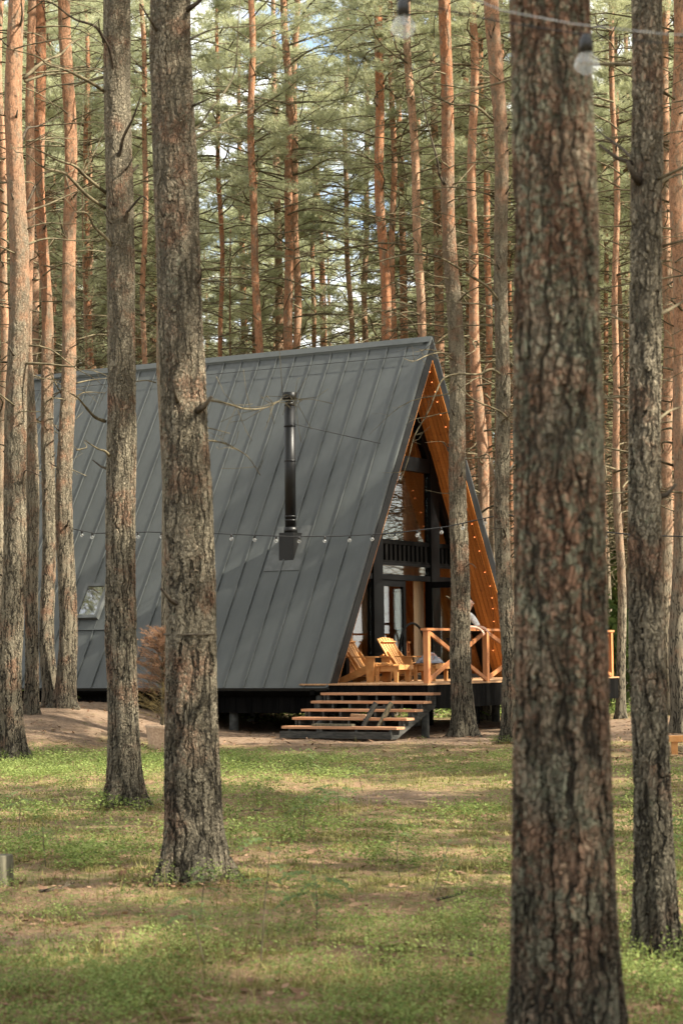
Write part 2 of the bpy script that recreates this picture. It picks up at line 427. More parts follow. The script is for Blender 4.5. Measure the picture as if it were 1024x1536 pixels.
# ------------------------------------------------------------------ ground
def gz(x, y):
    x = np.asarray(x, dtype=float); y = np.asarray(y, dtype=float)
    h = .60 * sst(1.5, 5.0, -x + (y-42)*.10) * sst(31, 38, y)
    far = 1 - sst(34, 40, y) * .5
    h = h + .055*noise2(x*.55, y*.55, 3)*far + .03*noise2(x*1.5, y*1.5, 5)*far + .022*noise2(x*4.5, y*4.5, 8)*sst(46, 30, y) + .012*noise2(x*11, y*11, 9)*sst(30, 15, y)
    h = h + .17*np.exp(-(((x+.85)/.75)**2 + ((y-20.8)/.7)**2)) + .05*np.exp(-(((x-.2)/.7)**2 + ((y-19.5)/.5)**2))
    for a_, d_, r_ in ((290, 13.9, .24), (189, 20.6, .2), (987, 10.3, .16), (19, 30.3, .26), (764, 34.2, .2), (697, 37.6, .24), (858, 7.0, .22), (97, 37.9, .3)):
        c_ = at(a_, 1000, d_); h = h + .05*np.exp(-((x-c_.x)**2+(y-d_)**2)/(r_*1.9)**2)
    h = h + .5*noise2(x*.02, y*.02, 12)*sst(60, 140, np.hypot(x, y))
    return h
def gzf(x, y): return float(gz(x, y))
def bare_f(x, y):
    n = noise2(x*.4, y*.35, 21)*.25 + noise2(x*1.3, y*.8, 22)*.15 + noise2(x*3.5, y*2, 23)*.10
    b = sst(30.5, 37.0, y + n*11 - .10*np.abs(x)) * sst(47, 42, y - .4*x) * .92
    b = np.maximum(b, .85*np.exp(-(((x-.45)/1.0)**2 + ((y-22.4)/1.6)**2)))
    b = np.maximum(b, .75*np.exp(-(((x+1.9)/.9)**2 + ((y-11.6)/.35)**2)))
    b = np.maximum(b, .55*np.exp(-(((x-6.5)/3.0)**2 + ((y-31)/1.4)**2)))
    return np.clip(b + n*.5, 0, 1)
xs = np.concatenate([-np.geomspace(9, 900, 40)[::-1], np.arange(-8.9, 8.95, .11), np.geomspace(9, 900, 40)])
ys = np.concatenate([-np.geomspace(3, 900, 22)[::-1], np.arange(-2, 6, .5), np.arange(6, 16, .07), np.arange(16, 30, .11), np.arange(30, 50, .25), np.geomspace(50, 1500, 60)])
gx, gy = np.meshgrid(xs, ys)
gv = np.stack([gx.ravel(), gy.ravel(), gz(gx, gy).ravel()], 1)
nx, ny = len(xs), len(ys)
ii, jj = np.meshgrid(np.arange(nx-1), np.arange(ny-1)); a = (jj*nx+ii).ravel()
gf = np.stack([a, a+1, a+1+nx, a+nx], 1)
gm = np_mesh('ground', gv, gf, M['ground'], True)
at_b = gm.attributes.new('bare', 'FLOAT', 'POINT'); at_b.data.foreach_set('value', bare_f(gv[:, 0], gv[:, 1]).astype(np.float32))
go = link('ground', gm); tag(go, kind='structure')

rng = np.random.default_rng(11)
TRUNKS = [(at(a, 1000, d).x, d, r) for a, d, r in ((290, 13.9, .24), (189, 20.6, .19), (987, 10.3, .14), (19, 30.3, .24), (764, 34.2, .17), (858, 7.0, .2))]
def scatter(n, y0, y1, dens, margin=.6, power=1.0):
    """points on the visible wedge of ground, kept with probability dens(x, y)"""
    out = np.zeros((0, 2))
    while len(out) < n:
        u = rng.random(n*2); y = (y0**(1-power) + u*(y1**(1-power) - y0**(1-power)))**(1/(1-power)) if power != 1 else y0*(y1/y0)**u
        x = (rng.random(n*2)*2-1) * (y*.17 + margin)
        k = rng.random(n*2) < dens(x, y)
        out = np.concatenate([out, np.stack([x[k], y[k]], 1)])
    out = out[:n]
    # a share of them gathers round the feet of the trunks
    m = n//14
    for q, (tx, ty, tr_) in enumerate(TRUNKS):
        if not (y0 <= ty <= y1): continue
        k = m//len(TRUNKS); a = rng.random(k)*2*np.pi; rr = tr_*(1.0+.9*rng.random(k)**2)
        out[q*k:(q+1)*k, 0] = tx+rr*np.cos(a); out[q*k:(q+1)*k, 1] = ty+rr*np.sin(a)
    return out

def bil_d(x, y):
    d = .24 + .55*noise2(x*.75, y*.75, 31) + .65*noise2(x*2.2, y*2.2, 32) + .5*noise2(x*5, y*5, 33)
    d = d - 1.3*bare_f(x, y) + .45*sst(15, 10, y) - .15
    d = d + 1.5*np.exp(-(((x+4.2)/2.2)**2 + ((y-28.5)/3.0)**2)) + 1.5*np.exp(-(((x+1.4)/1.1)**2 + ((y-28.5)/2.4)**2)) + .35*np.exp(-(((x-2.6)/1.4)**2+((y-27)/2.2)**2))
    return np.clip(d, 0, 1)
def bilberry(n, y0, y1, nleaf, leaf, hgt, rad):
    p = scatter(n, y0, y1, bil_d, power=1.6)
    P = np.repeat(p, nleaf, 0); N = len(P)
    hs = np.repeat(hgt*(.55+.8*rng.random(n)), nleaf); rs = np.repeat(rad*(.6+.8*rng.random(n)), nleaf)
    t = rng.random(N)**.6; ang = rng.random(N)*2*np.pi; rr = rs*(.15+.85*np.sqrt(rng.random(N)))*(.35+.65*t)
    x = P[:, 0]+rr*np.cos(ang); y = P[:, 1]+rr*np.sin(ang); z = gz(x, y) + hs*t*(1-.35*(rr/rad)**2)
    s = leaf*(.6+.8*rng.random(N))
    az = rng.random(N)*2*np.pi; tilt = (rng.random(N)-.35)*1.3
    d = np.stack([np.cos(az)*np.cos(tilt), np.sin(az)*np.cos(tilt), np.sin(tilt)], 1)
    sd = np.stack([-np.sin(az), np.cos(az), (rng.random(N)-.5)*.9], 1)
    c = np.stack([x, y, z], 1)
    V = np.stack([c-d*s[:, None]*.5, c+sd*s[:, None]*.30, c+d*s[:, None]*.5, c-sd*s[:, None]*.30], 1).reshape(-1, 3)
    return V
V = np.concatenate([bilberry(1300, 8.2, 16, 60, .017, .16, .12), bilberry(2300, 15, 36, 42, .028, .17, .16), bilberry(900, 36, 70, 30, .09, .25, .45)])
tag(link('bilberry_undergrowth', np_mesh('bilberry_undergrowth', V, np.arange(len(V)).reshape(-1, 4), M['bilberry'])), 'low green bilberry plants covering the forest floor', 'undergrowth', kind='stuff')

def blades(n, y0, y1, hgt, wid, dens, lean=.9):
    p = scatter(n, y0, y1, dens, power=1.5); N = len(p)
    z = gz(p[:, 0], p[:, 1])-.004
    az = rng.random(N)*2*np.pi; h = hgt*(.4+1.1*rng.random(N)); w = wid*(.6+.8*rng.random(N)); l = lean*rng.random(N)
    b = np.stack([p[:, 0], p[:, 1], z], 1); sd = np.stack([-np.sin(az), np.cos(az), 0*az], 1)
    tip = b+np.stack([np.cos(az)*h*l, np.sin(az)*h*l, h*(1-.4*l)], 1)
    return np.stack([b-sd*w[:, None], b+sd*w[:, None], tip], 1).reshape(-1, 3)
md = lambda x, y: np.clip(.16+.45*noise2(x*.9, y*.9, 41)+.9*noise2(x*3.5, y*3.5, 42)+.8*noise2(x*9, y*9, 43)-.9*bare_f(x, y), .02, 1)
V = np.concatenate([blades(52000, 8.2, 16, .030, .0035, md), blades(60000, 14, 36, .036, .006, md), blades(9000, 9, 36, .13, .003, md, 1.1)])
tag(link('moss_and_grass', np_mesh('moss_and_grass', V, np.arange(len(V)).reshape(-1, 3), M['moss'])), 'yellow green moss and thin grass over the forest floor', 'moss', kind='stuff')

def flakes(n, y0, y1, size, aspect):
    p = scatter(n, y0, y1, lambda x, y: np.clip(.45+.35*noise2(x*1.2, y*1.2, 51)+.5*noise2(x*4, y*4, 52), .05, 1), power=1.5); N = len(p)
    az = rng.random(N)*2*np.pi; s = size*(.4+rng.random(N)**2*1.2)
    d = np.stack([np.cos(az), np.sin(az), (rng.random(N)-.5)*.7], 1); sd = np.stack([-np.sin(az), np.cos(az), (rng.random(N)-.5)*.7], 1)
    c = np.stack([p[:, 0], p[:, 1], gz(p[:, 0], p[:, 1])+.012+.02*rng.random(N)], 1)
    return np.stack([c-d*s[:, None], c-sd*s[:, None]*aspect, c+d*s[:, None], c+sd*s[:, None]*aspect*.8], 1).reshape(-1, 3)
V = np.concatenate([flakes(2600, 8.2, 36, .030, .55), flakes(650, 8.2, 28, .045, .55), flakes(3000, 8.2, 30, .075, .04), flakes(5000, 28, 48, .070, .22), flakes(26000, 8.2, 42, .050, .045), flakes(14000, 8.2, 42, .014, .7)])
tag(link('leaf_litter', np_mesh('leaf_litter', V, np.arange(len(V)).reshape(-1, 4), M['litter'])), 'dry brown leaves, needles and bark chips strewn over the forest floor', 'litter', kind='stuff')
# ------------------------------------------------------------------ cabin
cabin = empty('a_frame_cabin', HO, -YAW, 'black A-frame cabin with standing seam roof, wood lined gable and glazed front', 'cabin')
ct, sn, tn = math.cos(TH), math.sin(TH), math.tan(TH)
def sp(s, u, t, x):
    return (x, s*(u*ct - t*sn), APEX - u*sn - t*ct)
def slab(mb, s, u0, u1, t0, t1, x0, x1, mi=0):
    a0, a1 = max(u0, t0*tn), max(u0, t1*tn)
    p = [sp(s, a1, t1, x0), sp(s, a1, t1, x1), sp(s, u1, t1, x1), sp(s, u1, t1, x0), sp(s, a0, t0, x0), sp(s, a0, t0, x1), sp(s, u1, t0, x1), sp(s, u1, t0, x0)]
    if s < 0: p = [p[1], p[0], p[3], p[2], p[5], p[4], p[7], p[6]]
    return mb.hexa(p, mi)
def inner_y(z, t=.25): return (APEX - z)/tn - t/sn
for s in (-1, 1):
    mb = MB(); slab(mb, s, 0, SLOPE, .0, .02, -LEN, 0)
    k = 0
    while .542 + .4617*k < LEN - .1:
        x = -(.542 + .4617*k); k += 1
        # a standing seam: upright rib with a folded top
        slab(mb, s, .16, SLOPE-.012, -.019, -.0005, x-.005, x+.005); slab(mb, s, .16, SLOPE-.012, -.026, -.0195, x-.012, x+.010)
    slab(mb, s, 0, SLOPE-.005, -.035, -.0007, -.05, -.001); slab(mb, s, 0, SLOPE-.005, -.035, -.0007, -LEN+.001, -LEN+.05)
    slab(mb, s, SLOPE-.03, SLOPE, -.004, .05, -LEN, -.001)
    slab(mb, s, SLOPE-.004, SLOPE+.0, .051, .10, -LEN, -.001)
    mb.build('roof_slope', M['roof'], cabin)
    mb = MB(); slab(mb, s, SLOPE-.0085, SLOPE+.022, .102, .262, -LEN+.04, -.04); mb.build('eave_board', M['black'], cabin)
    mb = MB(); slab(mb, s, .0, SLOPE-.01, .0205, .225, -LEN+.04, -.04); mb.build('roof_core', M['black'], cabin)
    for x0, x1 in ((-.038, .012), (-LEN-.012, -LEN+.038)):
        mb = MB(); slab(mb, s, 0, SLOPE+.03, .021, .235, x0, x1); mb.build('fascia_board', M['trim'], cabin)
    mb = MB(); x = .004
    while x > -LEN + .2:
        slab(mb, s, .0, SLOPE-.02, .2365, .256, x-.088, x); x -= .100
    mb.build('soffit_lining', M['soffit'], cabin)
    mb = MB(); slab(mb, s, .0, SLOPE-.02, .2255, .2362, -LEN+.2, -.05); mb.build('lining_backing', M['black'], cabin)
mb = MB()
for s in (-1, 1): slab(mb, s, 0, .15, -.052, -.046, -LEN, .016)
mb.build('ridge_cap', M['roof'], cabin)
mb = MB()
for s in (-1, 1): mb.tube([sp(s, .50, -.06, -.15), sp(s, .50, -.06, -LEN+.2)], .006, 5)
mb.build('lightning_wire', M['cable'], cabin)

# glazed front, set back under the roof
def clip_poly(zlo, zhi, ylo, yhi, t=.262):
    """rectangle cut by the two inner roof planes -> (y,z) polygon"""
    poly = [(ylo, zlo), (yhi, zlo), (yhi, zhi), (ylo, zhi)]
    for s in (-1, 1):
        f = lambda p: inner_y(p[1], t) - s*p[0]
        out = []
        for i in range(len(poly)):
            a, b = poly[i], poly[(i+1) % len(poly)]
            fa, fb = f(a), f(b)
            if fa >= 0: out.append(a)
            if (fa >= 0) != (fb >= 0):
                q = fa/(fa-fb); out.append((a[0]+(b[0]-a[0])*q, a[1]+(b[1]-a[1])*q))
        poly = out
        if not poly: break
    return poly
def pane(zlo, zhi, ylo, yhi, x=FAC):
    p = clip_poly(zlo, zhi, ylo, yhi, .27)
    if len(p) >= 3: MB().prism(p, 0, x-.008, x+.008).build('window_pane', M['glass'], fr)
fr = MB()
for s in (-1, 1):
    slab(fr, s, .3, SLOPE-.1, .2565, .45, FAC-.07, FAC+.07)
fr = fr.build('facade_frame', M['frame'], cabin)
def member(name, zlo, zhi, ylo, yhi, x0, x1, mat='frame', t=.2572):
    p = clip_poly(zlo, zhi, ylo, yhi, t)
    if len(p) >= 3: return MB().prism(p, 0, x0, x1).build(name, M[mat], fr)
for s in (-1, 1):
    a, b = sorted((s*1.06, s*1.44))
    member('mullion', DECKZ+.001, 6.4, a, b, FAC-.085, FAC+.085)
member('collar_beam', 5.39, 5.69, -3, 3, FAC-.075, FAC+.075)
member('sill_beam', DECKZ-.02, DECKZ+.09, -4.2, 4.2, FAC-.065, FAC+.065)
member('door_head', 3.062, 3.175, -3.4, 3.4, FAC-.062, FAC+.062)
member('transom_rail', 3.366, 3.42, -3.4, 3.4, FAC-.06, FAC+.06)
member('frame_stile', 1.07, 3.37, -2.55, -2.42, FAC-.06, FAC+.06); member('frame_stile', 1.07, 3.37, 2.42, 2.55, FAC-.06, FAC+.06)
member('slat_panel', 3.4205, 3.885, -3.4, 3.4, FAC-.05, FAC-.02, 'black')
mb = MB(); y = -2.18
while y < 2.1:
    mb.box(FAC-.019, FAC+.03, y, y+.10, 3.47, 3.80); y += .19
mb.box(FAC-.019, FAC+.04, -2.24, 2.24, 3.805, 3.90); mb.box(FAC-.019, FAC+.035, -2.4, 2.4, 3.422, 3.468)
mb.build('slat', M['black'], fr)
pane(3.905, 5.388, -1.055, 1.055); pane(3.905, 5.388, -3.2, -1.445); pane(3.905, 5.388, 1.445, 3.2)
pane(5.695, 7.6, -2, 2)
for ylo, yhi in ((-1.055, 1.055), (1.445, 3.3), (-3.3, -1.445)): pane(3.178, 3.364, ylo, yhi)
for ylo, yhi in ((1.445, 2.415), (2.555, 4.0), (-2.415, -1.445), (-4.0, -2.555)): pane(1.072, 3.060, ylo, yhi)
def door(name, hinge_y, ang, width, sgn):
    """leaf hinged at hinge_y; local +x of the leaf runs away from the hinge"""
    z0, z1 = DECKZ+.095, 3.055
    d = bpy.data.objects.new(name, None)
    mb = MB()
    mb.box(0, .11, -.035, .035, z0, z1); mb.box(width-.11, width, -.035, .035, z0, z1)
    mb.box(.1105, width-.1105, -.034, .034, z0, z0+.16); mb.box(.1105, width-.1105, -.034, .034, z1-.13, z1)
    o = mb.build(name, M['frame'], cabin); o.location = (FAC, hinge_y, 0); o.rotation_euler = (0, 0, ang)
    MB().box(.112, width-.112, -.008, .008, z0+.162, z1-.132).build('door_pane', M['glass'], o)
    mb = MB(); mb.box(width-.075, width-.045, .036, .05, 1.95, 2.12); mb.tube([(width-.06, .05, 2.03), (width-.06, .085, 2.03), (width-.17, .085, 2.03)], .010, 7)
    mb.build('door_handle', M['flash'], o)
    for z in (1.5, 2.62):
        MB().box(-.018, .028, .036, .062, z, z+.11).build('hinge', M['flash'], o)
    bpy.data.objects.remove(d)
    return o
door('glass_door', -1.05, R(90), 1.04, 1)                 # closed leaf
o = door('glass_door', 1.05, R(2), .98, -1); o['label'] = 'glass door leaf standing open at a right angle'
MB().box(-LEN+.1, FAC-.09, -4.0, 4.0, DECKZ-.14, DECKZ-.03).build('floor_slab', M['inner'], cabin)
mb = MB(); p = clip_poly(DECKZ-.029, 7.9, -4.2, 4.2, .262); mb.prism(p, 0, -5.6, -5.5); mb.build('inner_wall', M['inner'], cabin)
mb = MB(); p = clip_poly(DECKZ-.14, 7.9, -4.2, 4.2, .262); mb.prism(p, 0, -LEN+.02, -LEN+.09); mb.build('rear_wall', M['black'], cabin)
MB().box(-2.2, -2.1, -1.3, .55, DECKZ-.029, 3.3).build('partition', M['inner'], cabin)
MB().box(-5.45, -1.6, -2.5, 2.5, 3.43, 3.55).build('loft_floor', M['inner'], cabin)
# skirt and stilts
for s in (-1, 1):
    mb = MB(); x = -.1
    while x > -LEN+.2:
        mb.box(x-.118, x, *sorted((s*3.97, s*(3.99+.006*random.random()))), .40+.01*random.random(), .875); x -= .125
    mb.build('skirt', M['black'], cabin)
    MB().box(-LEN+.2, -.1, *sorted((s*3.80, s*3.96)), .62, .86).build('floor_beam', M['black'], cabin)
for i in range(6):
    for yy in (-3.75, 0, 3.75):
        x = -.5 - i*2.05; w = HL(x, yy)
        MB().tube([(x, yy, gzf(w.x, w.y)-.3), (x, yy, .62 if yy else .83)], .095, 12).build('foundation_post', M['concrete'], cabin, True)

# chimney
ch = MB(); bx0, bx1, by = -2.035, -1.695, -2.85
ytop = -((APEX - 3.985)/tn)
ch.prism([(by, 3.41), (by, 3.985), (ytop+.02, 3.985)], 0, bx0, bx1)
ch = ch.build('chimney_box', M['pipe'], cabin)
px_, py_ = -1.862, -2.68
pb = MB(); pb.tube([(px_, py_, 3.986), (px_, py_, 6.56)], .112, 20)
for z in (4.02, 4.22, 4.30, 5.43, 6.14): pb.tube([(px_, py_, z), (px_, py_, z+.035)], .119, 20)
pb.tube([(px_, py_, 3.987), (px_, py_, 4.10)], .135, 20)
pb.build('flue_pipe', M['pipe'], ch, True)
cp = MB(); cp.tube([(px_, py_, 6.562), (px_, py_, 6.66)], [.112, .085], 20)
for k in range(4):
    a = math.pi/2*k+.4; cp.bar((px_+.085*math.cos(a), py_+.085*math.sin(a), 6.6), (px_+.13*math.cos(a), py_+.13*math.sin(a), 6.74), .02, .006)
cp.tube([(px_, py_, 6.70), (px_, py_, 6.73), (px_, py_, 6.835), (px_, py_, 6.845)], [.146, .15, .15, .13], 20)
cp.build('chimney_cap', M['pipe'], ch, True)
fl = MB(); slab(fl, -1, 4.68, 5.76, -.012, -.0008, -2.33, -1.49); fl.build('flashing', M['flash'], ch)
for x in (-2.62, -.45):
    u = 2.35 if x < -2 else 2.75
    MB().tube([(px_+(.1 if x > -2 else -.1), py_, 6.19), sp(-1, u if x > -2 else 3.05, -.05, x if x > -2 else -2.55)], .008, 6).build('stay_rod', M['cable'], ch)

# roof window
rw = MB()
def ring(mb, u0, u1, x0, x1, w, t0, t1):
    slab(mb, -1, u0, u0+w, t0, t1, x0, x1); slab(mb, -1, u1-w, u1, t0, t1, x0, x1)
    slab(mb, -1, u0+w, u1-w, t0+.001, t1, x0, x0+w); slab(mb, -1, u0+w, u1-w, t0+.001, t1, x1-w, x1)
ring(rw, 5.97, 6.83, -6.66, -6.06, .075, -.10, -.0009)
rw = rw.build('roof_window', M['flash'], cabin)
g_ = MB(); slab(g_, -1, 6.046, 6.754, -.082, -.074, -6.584, -6.136); g_.build('window_pane', M['mirror'], rw)
g_ = MB(); slab(g_, -1, 6.046, 6.754, -.05, -.0012, -6.584, -6.136); g_.build('window_blind', M['flash'], rw)
g_ = MB(); slab(g_, -1, 6.835, 7.06, -.012, -.0011, -6.85, -5.75); slab(g_, -1, 7.06, 7.09, -.03, -.0013, -6.85, -5.75); g_.build('window_apron', M['roof'], rw)

# ------------------------------------------------------------------ curtain inside
cu = MB(); n = 26
vsx = [(-1.03 + .03*math.sin(i*1.25), .955+.40*i/n) for i in range(n+1)]
poly = [(x, y) for x, y in vsx]
vv = []; ff = []
for (x, y) in poly: vv += [(x, y, DECKZ+.0), (x, y, 3.2), (x-.012, y, DECKZ+.0), (x-.012, y, 3.2)]
for i in range(n): ff += [(4*i, 4*i+4, 4*i+5, 4*i+1), (4*i+2, 4*i+3, 4*i+7, 4*i+6)]
cu.add(vv, ff); cur = cu.build('curtain', M['curtain'], None, True)
cur.location = HO; cur.rotation_euler = (0, 0, -YAW); tag(cur, 'long beige curtain hanging just inside the open glass door', 'curtain')

# ------------------------------------------------------------------ terrace
ter = empty('terrace', HO, -YAW, 'raised timber deck in front of the cabin, black skirt boards below', 'terrace')
YA, YB = -HALF, 4.62
mb = MB(); x = DECKX
while x > FAC+.10:
    mb.box(max(x-.138, FAC+.08), x, YA, YB, DECKZ-.030, DECKZ); x -= .144
mb.build('decking', M['deck'], ter)
mb = MB(); y = YA+.03
while y < YB-.05:
    mb.box(DECKX-.045+.006*random.random(), DECKX-.015, y, y+.118, .505, DECKZ-.032); y += .124
x = DECKX-.05
while x > .05:
    mb.box(x-.118, x, YA+.02, YA+.045+.006*random.random(), .52, DECKZ-.032); x -= .124
y = YB-.03
x = DECKX-.05
while x > FAC:
    mb.box(x-.118, x, YB-.045, YB-.02, .505, DECKZ-.032); x -= .124
mb.build('skirt', M['black'], ter)
mb = MB()
for x in (-.4, .85, 1.95): mb.box(x-.05, x+.05, YA+.06, YB-.06, .76, DECKZ-.031)
mb.build('joist', M['black'], ter)
for x in (-.35, 1.93):
    for y in (-4.1, -2.1, 0.35, 2.5, 4.25):
        w = HL(x, y)
        MB().tube([(x, y, gzf(w.x, w.y)-.3), (x, y, .76)], .075, 12).build('support_post', M['concrete' if y < -3 else 'black'], ter, True)

rl = empty('terrace_railing', HL(DECKX-.06, 0, DECKZ), -YAW, 'red brown timber railing with crossed braces along the terrace front', 'railing')
PY = [-4.26, -1.83, 1.05, 4.28]; RT = 1.024
for y in PY: MB().box(-.05, .05, y-.05, y+.05, .001, RT-.046).build('post', M['rail'], rl)
MB().box(-.065, .065, PY[0]-.12, PY[-1]+.10, RT-.045, RT).build('handrail', M['brace'], rl)
for a, b in zip(PY[:-1], PY[1:]):
    for k in (0, 1):
        p, q = (a+.055, .03), (b-.055, RT-.075)
        if k: p, q = (p[0], q[1]), (q[0], p[1])
        xo = .022 if k else -.022
        w = .095; dy, dz = q[0]-p[0], q[1]-p[1]; l = math.hypot(dy, dz); ny_, nz_ = -dz/l*w/2, dy/l*w/2
        # ends cut upright against the posts
        hh = w/2/ (abs(dy)/l)
        zz0, zz1 = p[1], q[1]
        poly = [(p[0], max(.004, zz0-hh)), (q[0], max(.004, min(zz1-hh, RT-.05))), (q[0], min(RT-.047, zz1+hh)), (p[0], min(RT-.047, zz0+hh))]
        MB().prism(poly, 0, xo-.020, xo+.020).build('brace', M['brace'], rl)

# ------------------------------------------------------------------ stairs
st = empty('deck_stairs', HL(1.2, -HALF, 0), -YAW, 'five open wooden steps on grey stringers climbing to the terrace', 'stairs')
TZ = [.815, .670, .531, .388, .239]; 
for i, z in enumerate(TZ):
    yc = -(.34*(i+.55))
    mb = MB(); j = (random.random()-.5)*.02
    mb.box(-1.18+j, 1.21+j, yc-.15, yc-.003, z-.045, z); mb.box(-1.18+j*.5, 1.21+j*.5, yc+.003, yc+.15, z-.045, z-.001)
    mb.build('tread', M['tread'], st)
for x in (-1.02, -.35, .38, 1.08):
    pts = [(0.02, .92)]
    for i, z in enumerate(TZ):
        y0 = -(.34*(i+.55))+.17; pts += [(y0, z-.048)] if i == 0 else [(y0, TZ[i-1]-.05), (y0, z-.048)]
    pts = [(-.02, .768), ] ; 
    for i, z in enumerate(TZ):
        yf = -(.34*(i+.55))-.14
        pts.append((yf, z-.047))
        if i < 4: pts.append((yf, TZ[i+1]-.047))
    pts += [(-1.72, .02), (-1.50, .02), (-.02, .56)]
    MB().prism(pts, 0, x-.024, x+.024).build('stringer', M['darkwood'], st)
for i, z in enumerate(TZ[:4]):
    yc = -(.34*(i+.55))
    for x in (-1.1, -.72, .02, .74, 1.14): MB().box(x-.018, x+.018, yc-.13, yc-.10, TZ[i+1]+.001, z-.047).build('riser_block', M['darkwood'], st)
MB().box(-1.2, 1.12, -1.74, -1.70, .03, .15).build('ground_beam', M['darkwood'], st)

rk = empty('slatted_crate_side', HL(1.55, -HALF-1.42, .39), -YAW+.15, 'dark slatted wooden panel leaning across the lower steps', 'panel')
for k in range(2):
    MB().bar((.02+.30*k, -.02, -.17), (.22+.30*k, .12, .27), .10, .035, (1, 0, .5)).build('slat', M['greywood' if k else 'darkwood'], rk)
for z in (.0, .22): MB().bar((.0+.1*(z/.22), .07+.3*z, z-.04), (.46+.1*(z/.22), .07+.3*z, z-.04), .03, .05).build('batten', M['darkwood'], rk)
pk = MB().box(-.42, .42, -.06, .06, 0, .04).build('loose_plank', M['greywood']); pk.location = HL(1.05, -HALF-1.50, .389); pk.location.z = .240; pk.location = HL(1.0, -HALF-.34*4.55+.03, .2405); pk.rotation_euler = (0, 0, -YAW); tag(pk, 'weathered grey plank lying on the lowest stair tread', 'plank')
pk = MB().prism([(-.17, 0), (.17, 0), (.16, .055), (-.15, .065)], 1, -.02, .02).build('offcut_board', M['leaflit']); pk.location = HL(1.35, -HALF-.34*3.55, .389); pk.rotation_euler = (R(8), 0, -YAW); tag(pk, 'pale board offcut standing on a lower stair behind the slatted panel', 'board')

# ------------------------------------------------------------------ chairs
def make_chair(loc, rz, label):
    c = empty('garden_chair', loc, rz, label, 'chair', 'slatted wooden lounge chairs on the terrace')
    w = .33
    for s in (-1, 1):
        y = s*w
        MB().prism([(-.005, 0), (.145, 0), (.165, .482), (-.03, .482)], 1, y-.022, y+.022).build('front_leg', M['chair'], c)
        yy = s*(w-.046)
        MB().prism([(-.64, 0), (-.50, 0), (.17, .245), (.17, .355), (.02, .355), (-.66, .075)], 1, yy-.02, yy+.02).build('side_board', M['chair'], c)
        MB().prism([(-.26, .14), (-.14, .18), (-.45, .60), (-.55, .58)], 1, yy-.064*s-.018, yy-.064*s+.018).build('back_brace', M['chair'], c)
        mb = MB(); mb.box(-.60, .22, y-.07, y+.07, .483, .507); mb.build('armrest', M['chair'], c)
    mb = MB()
    for i in range(7):
        x = .13-.075*i; z = .362-.040*i+.002
        mb.bar((x, -w+.025, z), (x, w-.025, z), .066, .022, (.28, 0, 1))
    mb.bar((.176, -w+.025, .305), (.176, w-.025, .305), .022, .10)
    mb.build('seat', M['chair'], c)
    mb = MB()
    for i in range(6):
        y = -.26+.104*i; h = .955-.045*abs(i-2.5)/2.5
        a = Vector((-.235, y*.9, .165)); b = Vector((-.235-.47*h/.955, y*1.02, .165+.78*h/.955-.05))
        mb.bar(a, b, .078, .020, (1, 0, .55))
    mb.build('backrest', M['chair'], c)
    mb = MB(); mb.bar((-.55, -.34, .52), (-.55, .34, .52), .03, .08, (1, 0, .5)); mb.bar((-.60, -.26, .79), (-.60, .26, .79), .022, .07, (1, 0, .5)); mb.build('back_rail', M['chair'], c)
    return c
def make_stool(loc, rz, label):
    c = empty('footstool', loc, rz, label, 'footstool', 'slatted wooden footstools before the chairs')
    for sx in (-1, 1):
        for sy in (-1, 1):
            MB().prism([(sx*.21-.035, 0), (sx*.21+.035, 0), (sx*.21+.045, .318), (sx*.21-.045, .318)], 1, sy*.24-.02, sy*.24+.02).build('leg', M['chair'], c)
    mb = MB()
    for s in (-1, 1): mb.box(-.27, .27, *sorted((s*.21, s*.217+s*.0)), .21, .318)
    mb.build('apron', M['chair'], c)
    mb = MB()
    for i in range(6):
        x = -.235+.094*i; z = .345-.012*((i-2.5)/2.5)**4*3
        mb.bar((x, -.29, z), (x, .29, z), .084, .024)
    for s in (-1, 1): mb.bar((s*.288, -.29, .29), (s*.288, .29, .29), .022, .09)
    mb.build('seat', M['chair'], c)
    return c
make_chair(HL(.09, -2.72, DECKZ), -YAW+.02, 'slatted wooden lounge chair half hidden by the roof edge')
make_stool(HL(.50, -2.75, DECKZ), -YAW, 'empty slatted footstool between the two lounge chairs')
make_chair(HL(.13, -1.22, DECKZ), -YAW-.04, 'slatted wooden lounge chair with a tall pale back near the corner post')
make_stool(HL(.56, -1.30, DECKZ), -YAW-.04, 'slatted footstool with a crumpled blanket on it')
# crumpled blanket
def crumple(name, loc, sx, sy, sz, seed, mats, label, cat):
    n = 26; vv = []; ff = []
    for j in range(n):
        for i in range(n):
            u, v = i/(n-1)*2-1, j/(n-1)*2-1
            r = max(0, 1-(u*u+v*v)**1.2*.75)
            h = float(r*(.55+.5*noise3(u*2.2, v*2.2, 1, seed)+.25*noise3(u*5.5, v*5.5, 2, seed)))
            vv.append((u*sx, v*sy, max(.004, h*sz)))
    for j in range(n-1):
        for i in range(n-1): ff.append((j*n+i, j*n+i+1, (j+1)*n+i+1, (j+1)*n+i))
    k = len(vv); vv += [(x, y, 0) for x, y, z in vv]; ff += [tuple(reversed([q+k for q in f])) for f in list(ff)]
    rim = [i for i in range(n)] + [n*(q+1)-1 for q in range(1, n)] + [n*n-1-q for q in range(1, n)] + [n*(n-1-q) for q in range(1, n-1)]
    for a, b in zip(rim, rim[1:]+rim[:1]): ff.append((a, a+k, b+k, b))
    mb = MB(); mb.add(vv, ff); o = mb.build(name, mats, None, True)
    for p in o.data.polygons:
        if len(mats) > 1 and noise3(p.center.x*9, p.center.y*9, 0, seed+5) > .35: p.material_index = 1
    o.location = loc; o.rotation_euler = (0, 0, -YAW); return tag(o, label, cat)
crumple('blanket', HL(.58, -1.36, DECKZ+.358), .27, .24, .21, 4, [M['cloth'], M['clothpink']], 'crumpled grey and pink blanket on the footstool', 'blanket')

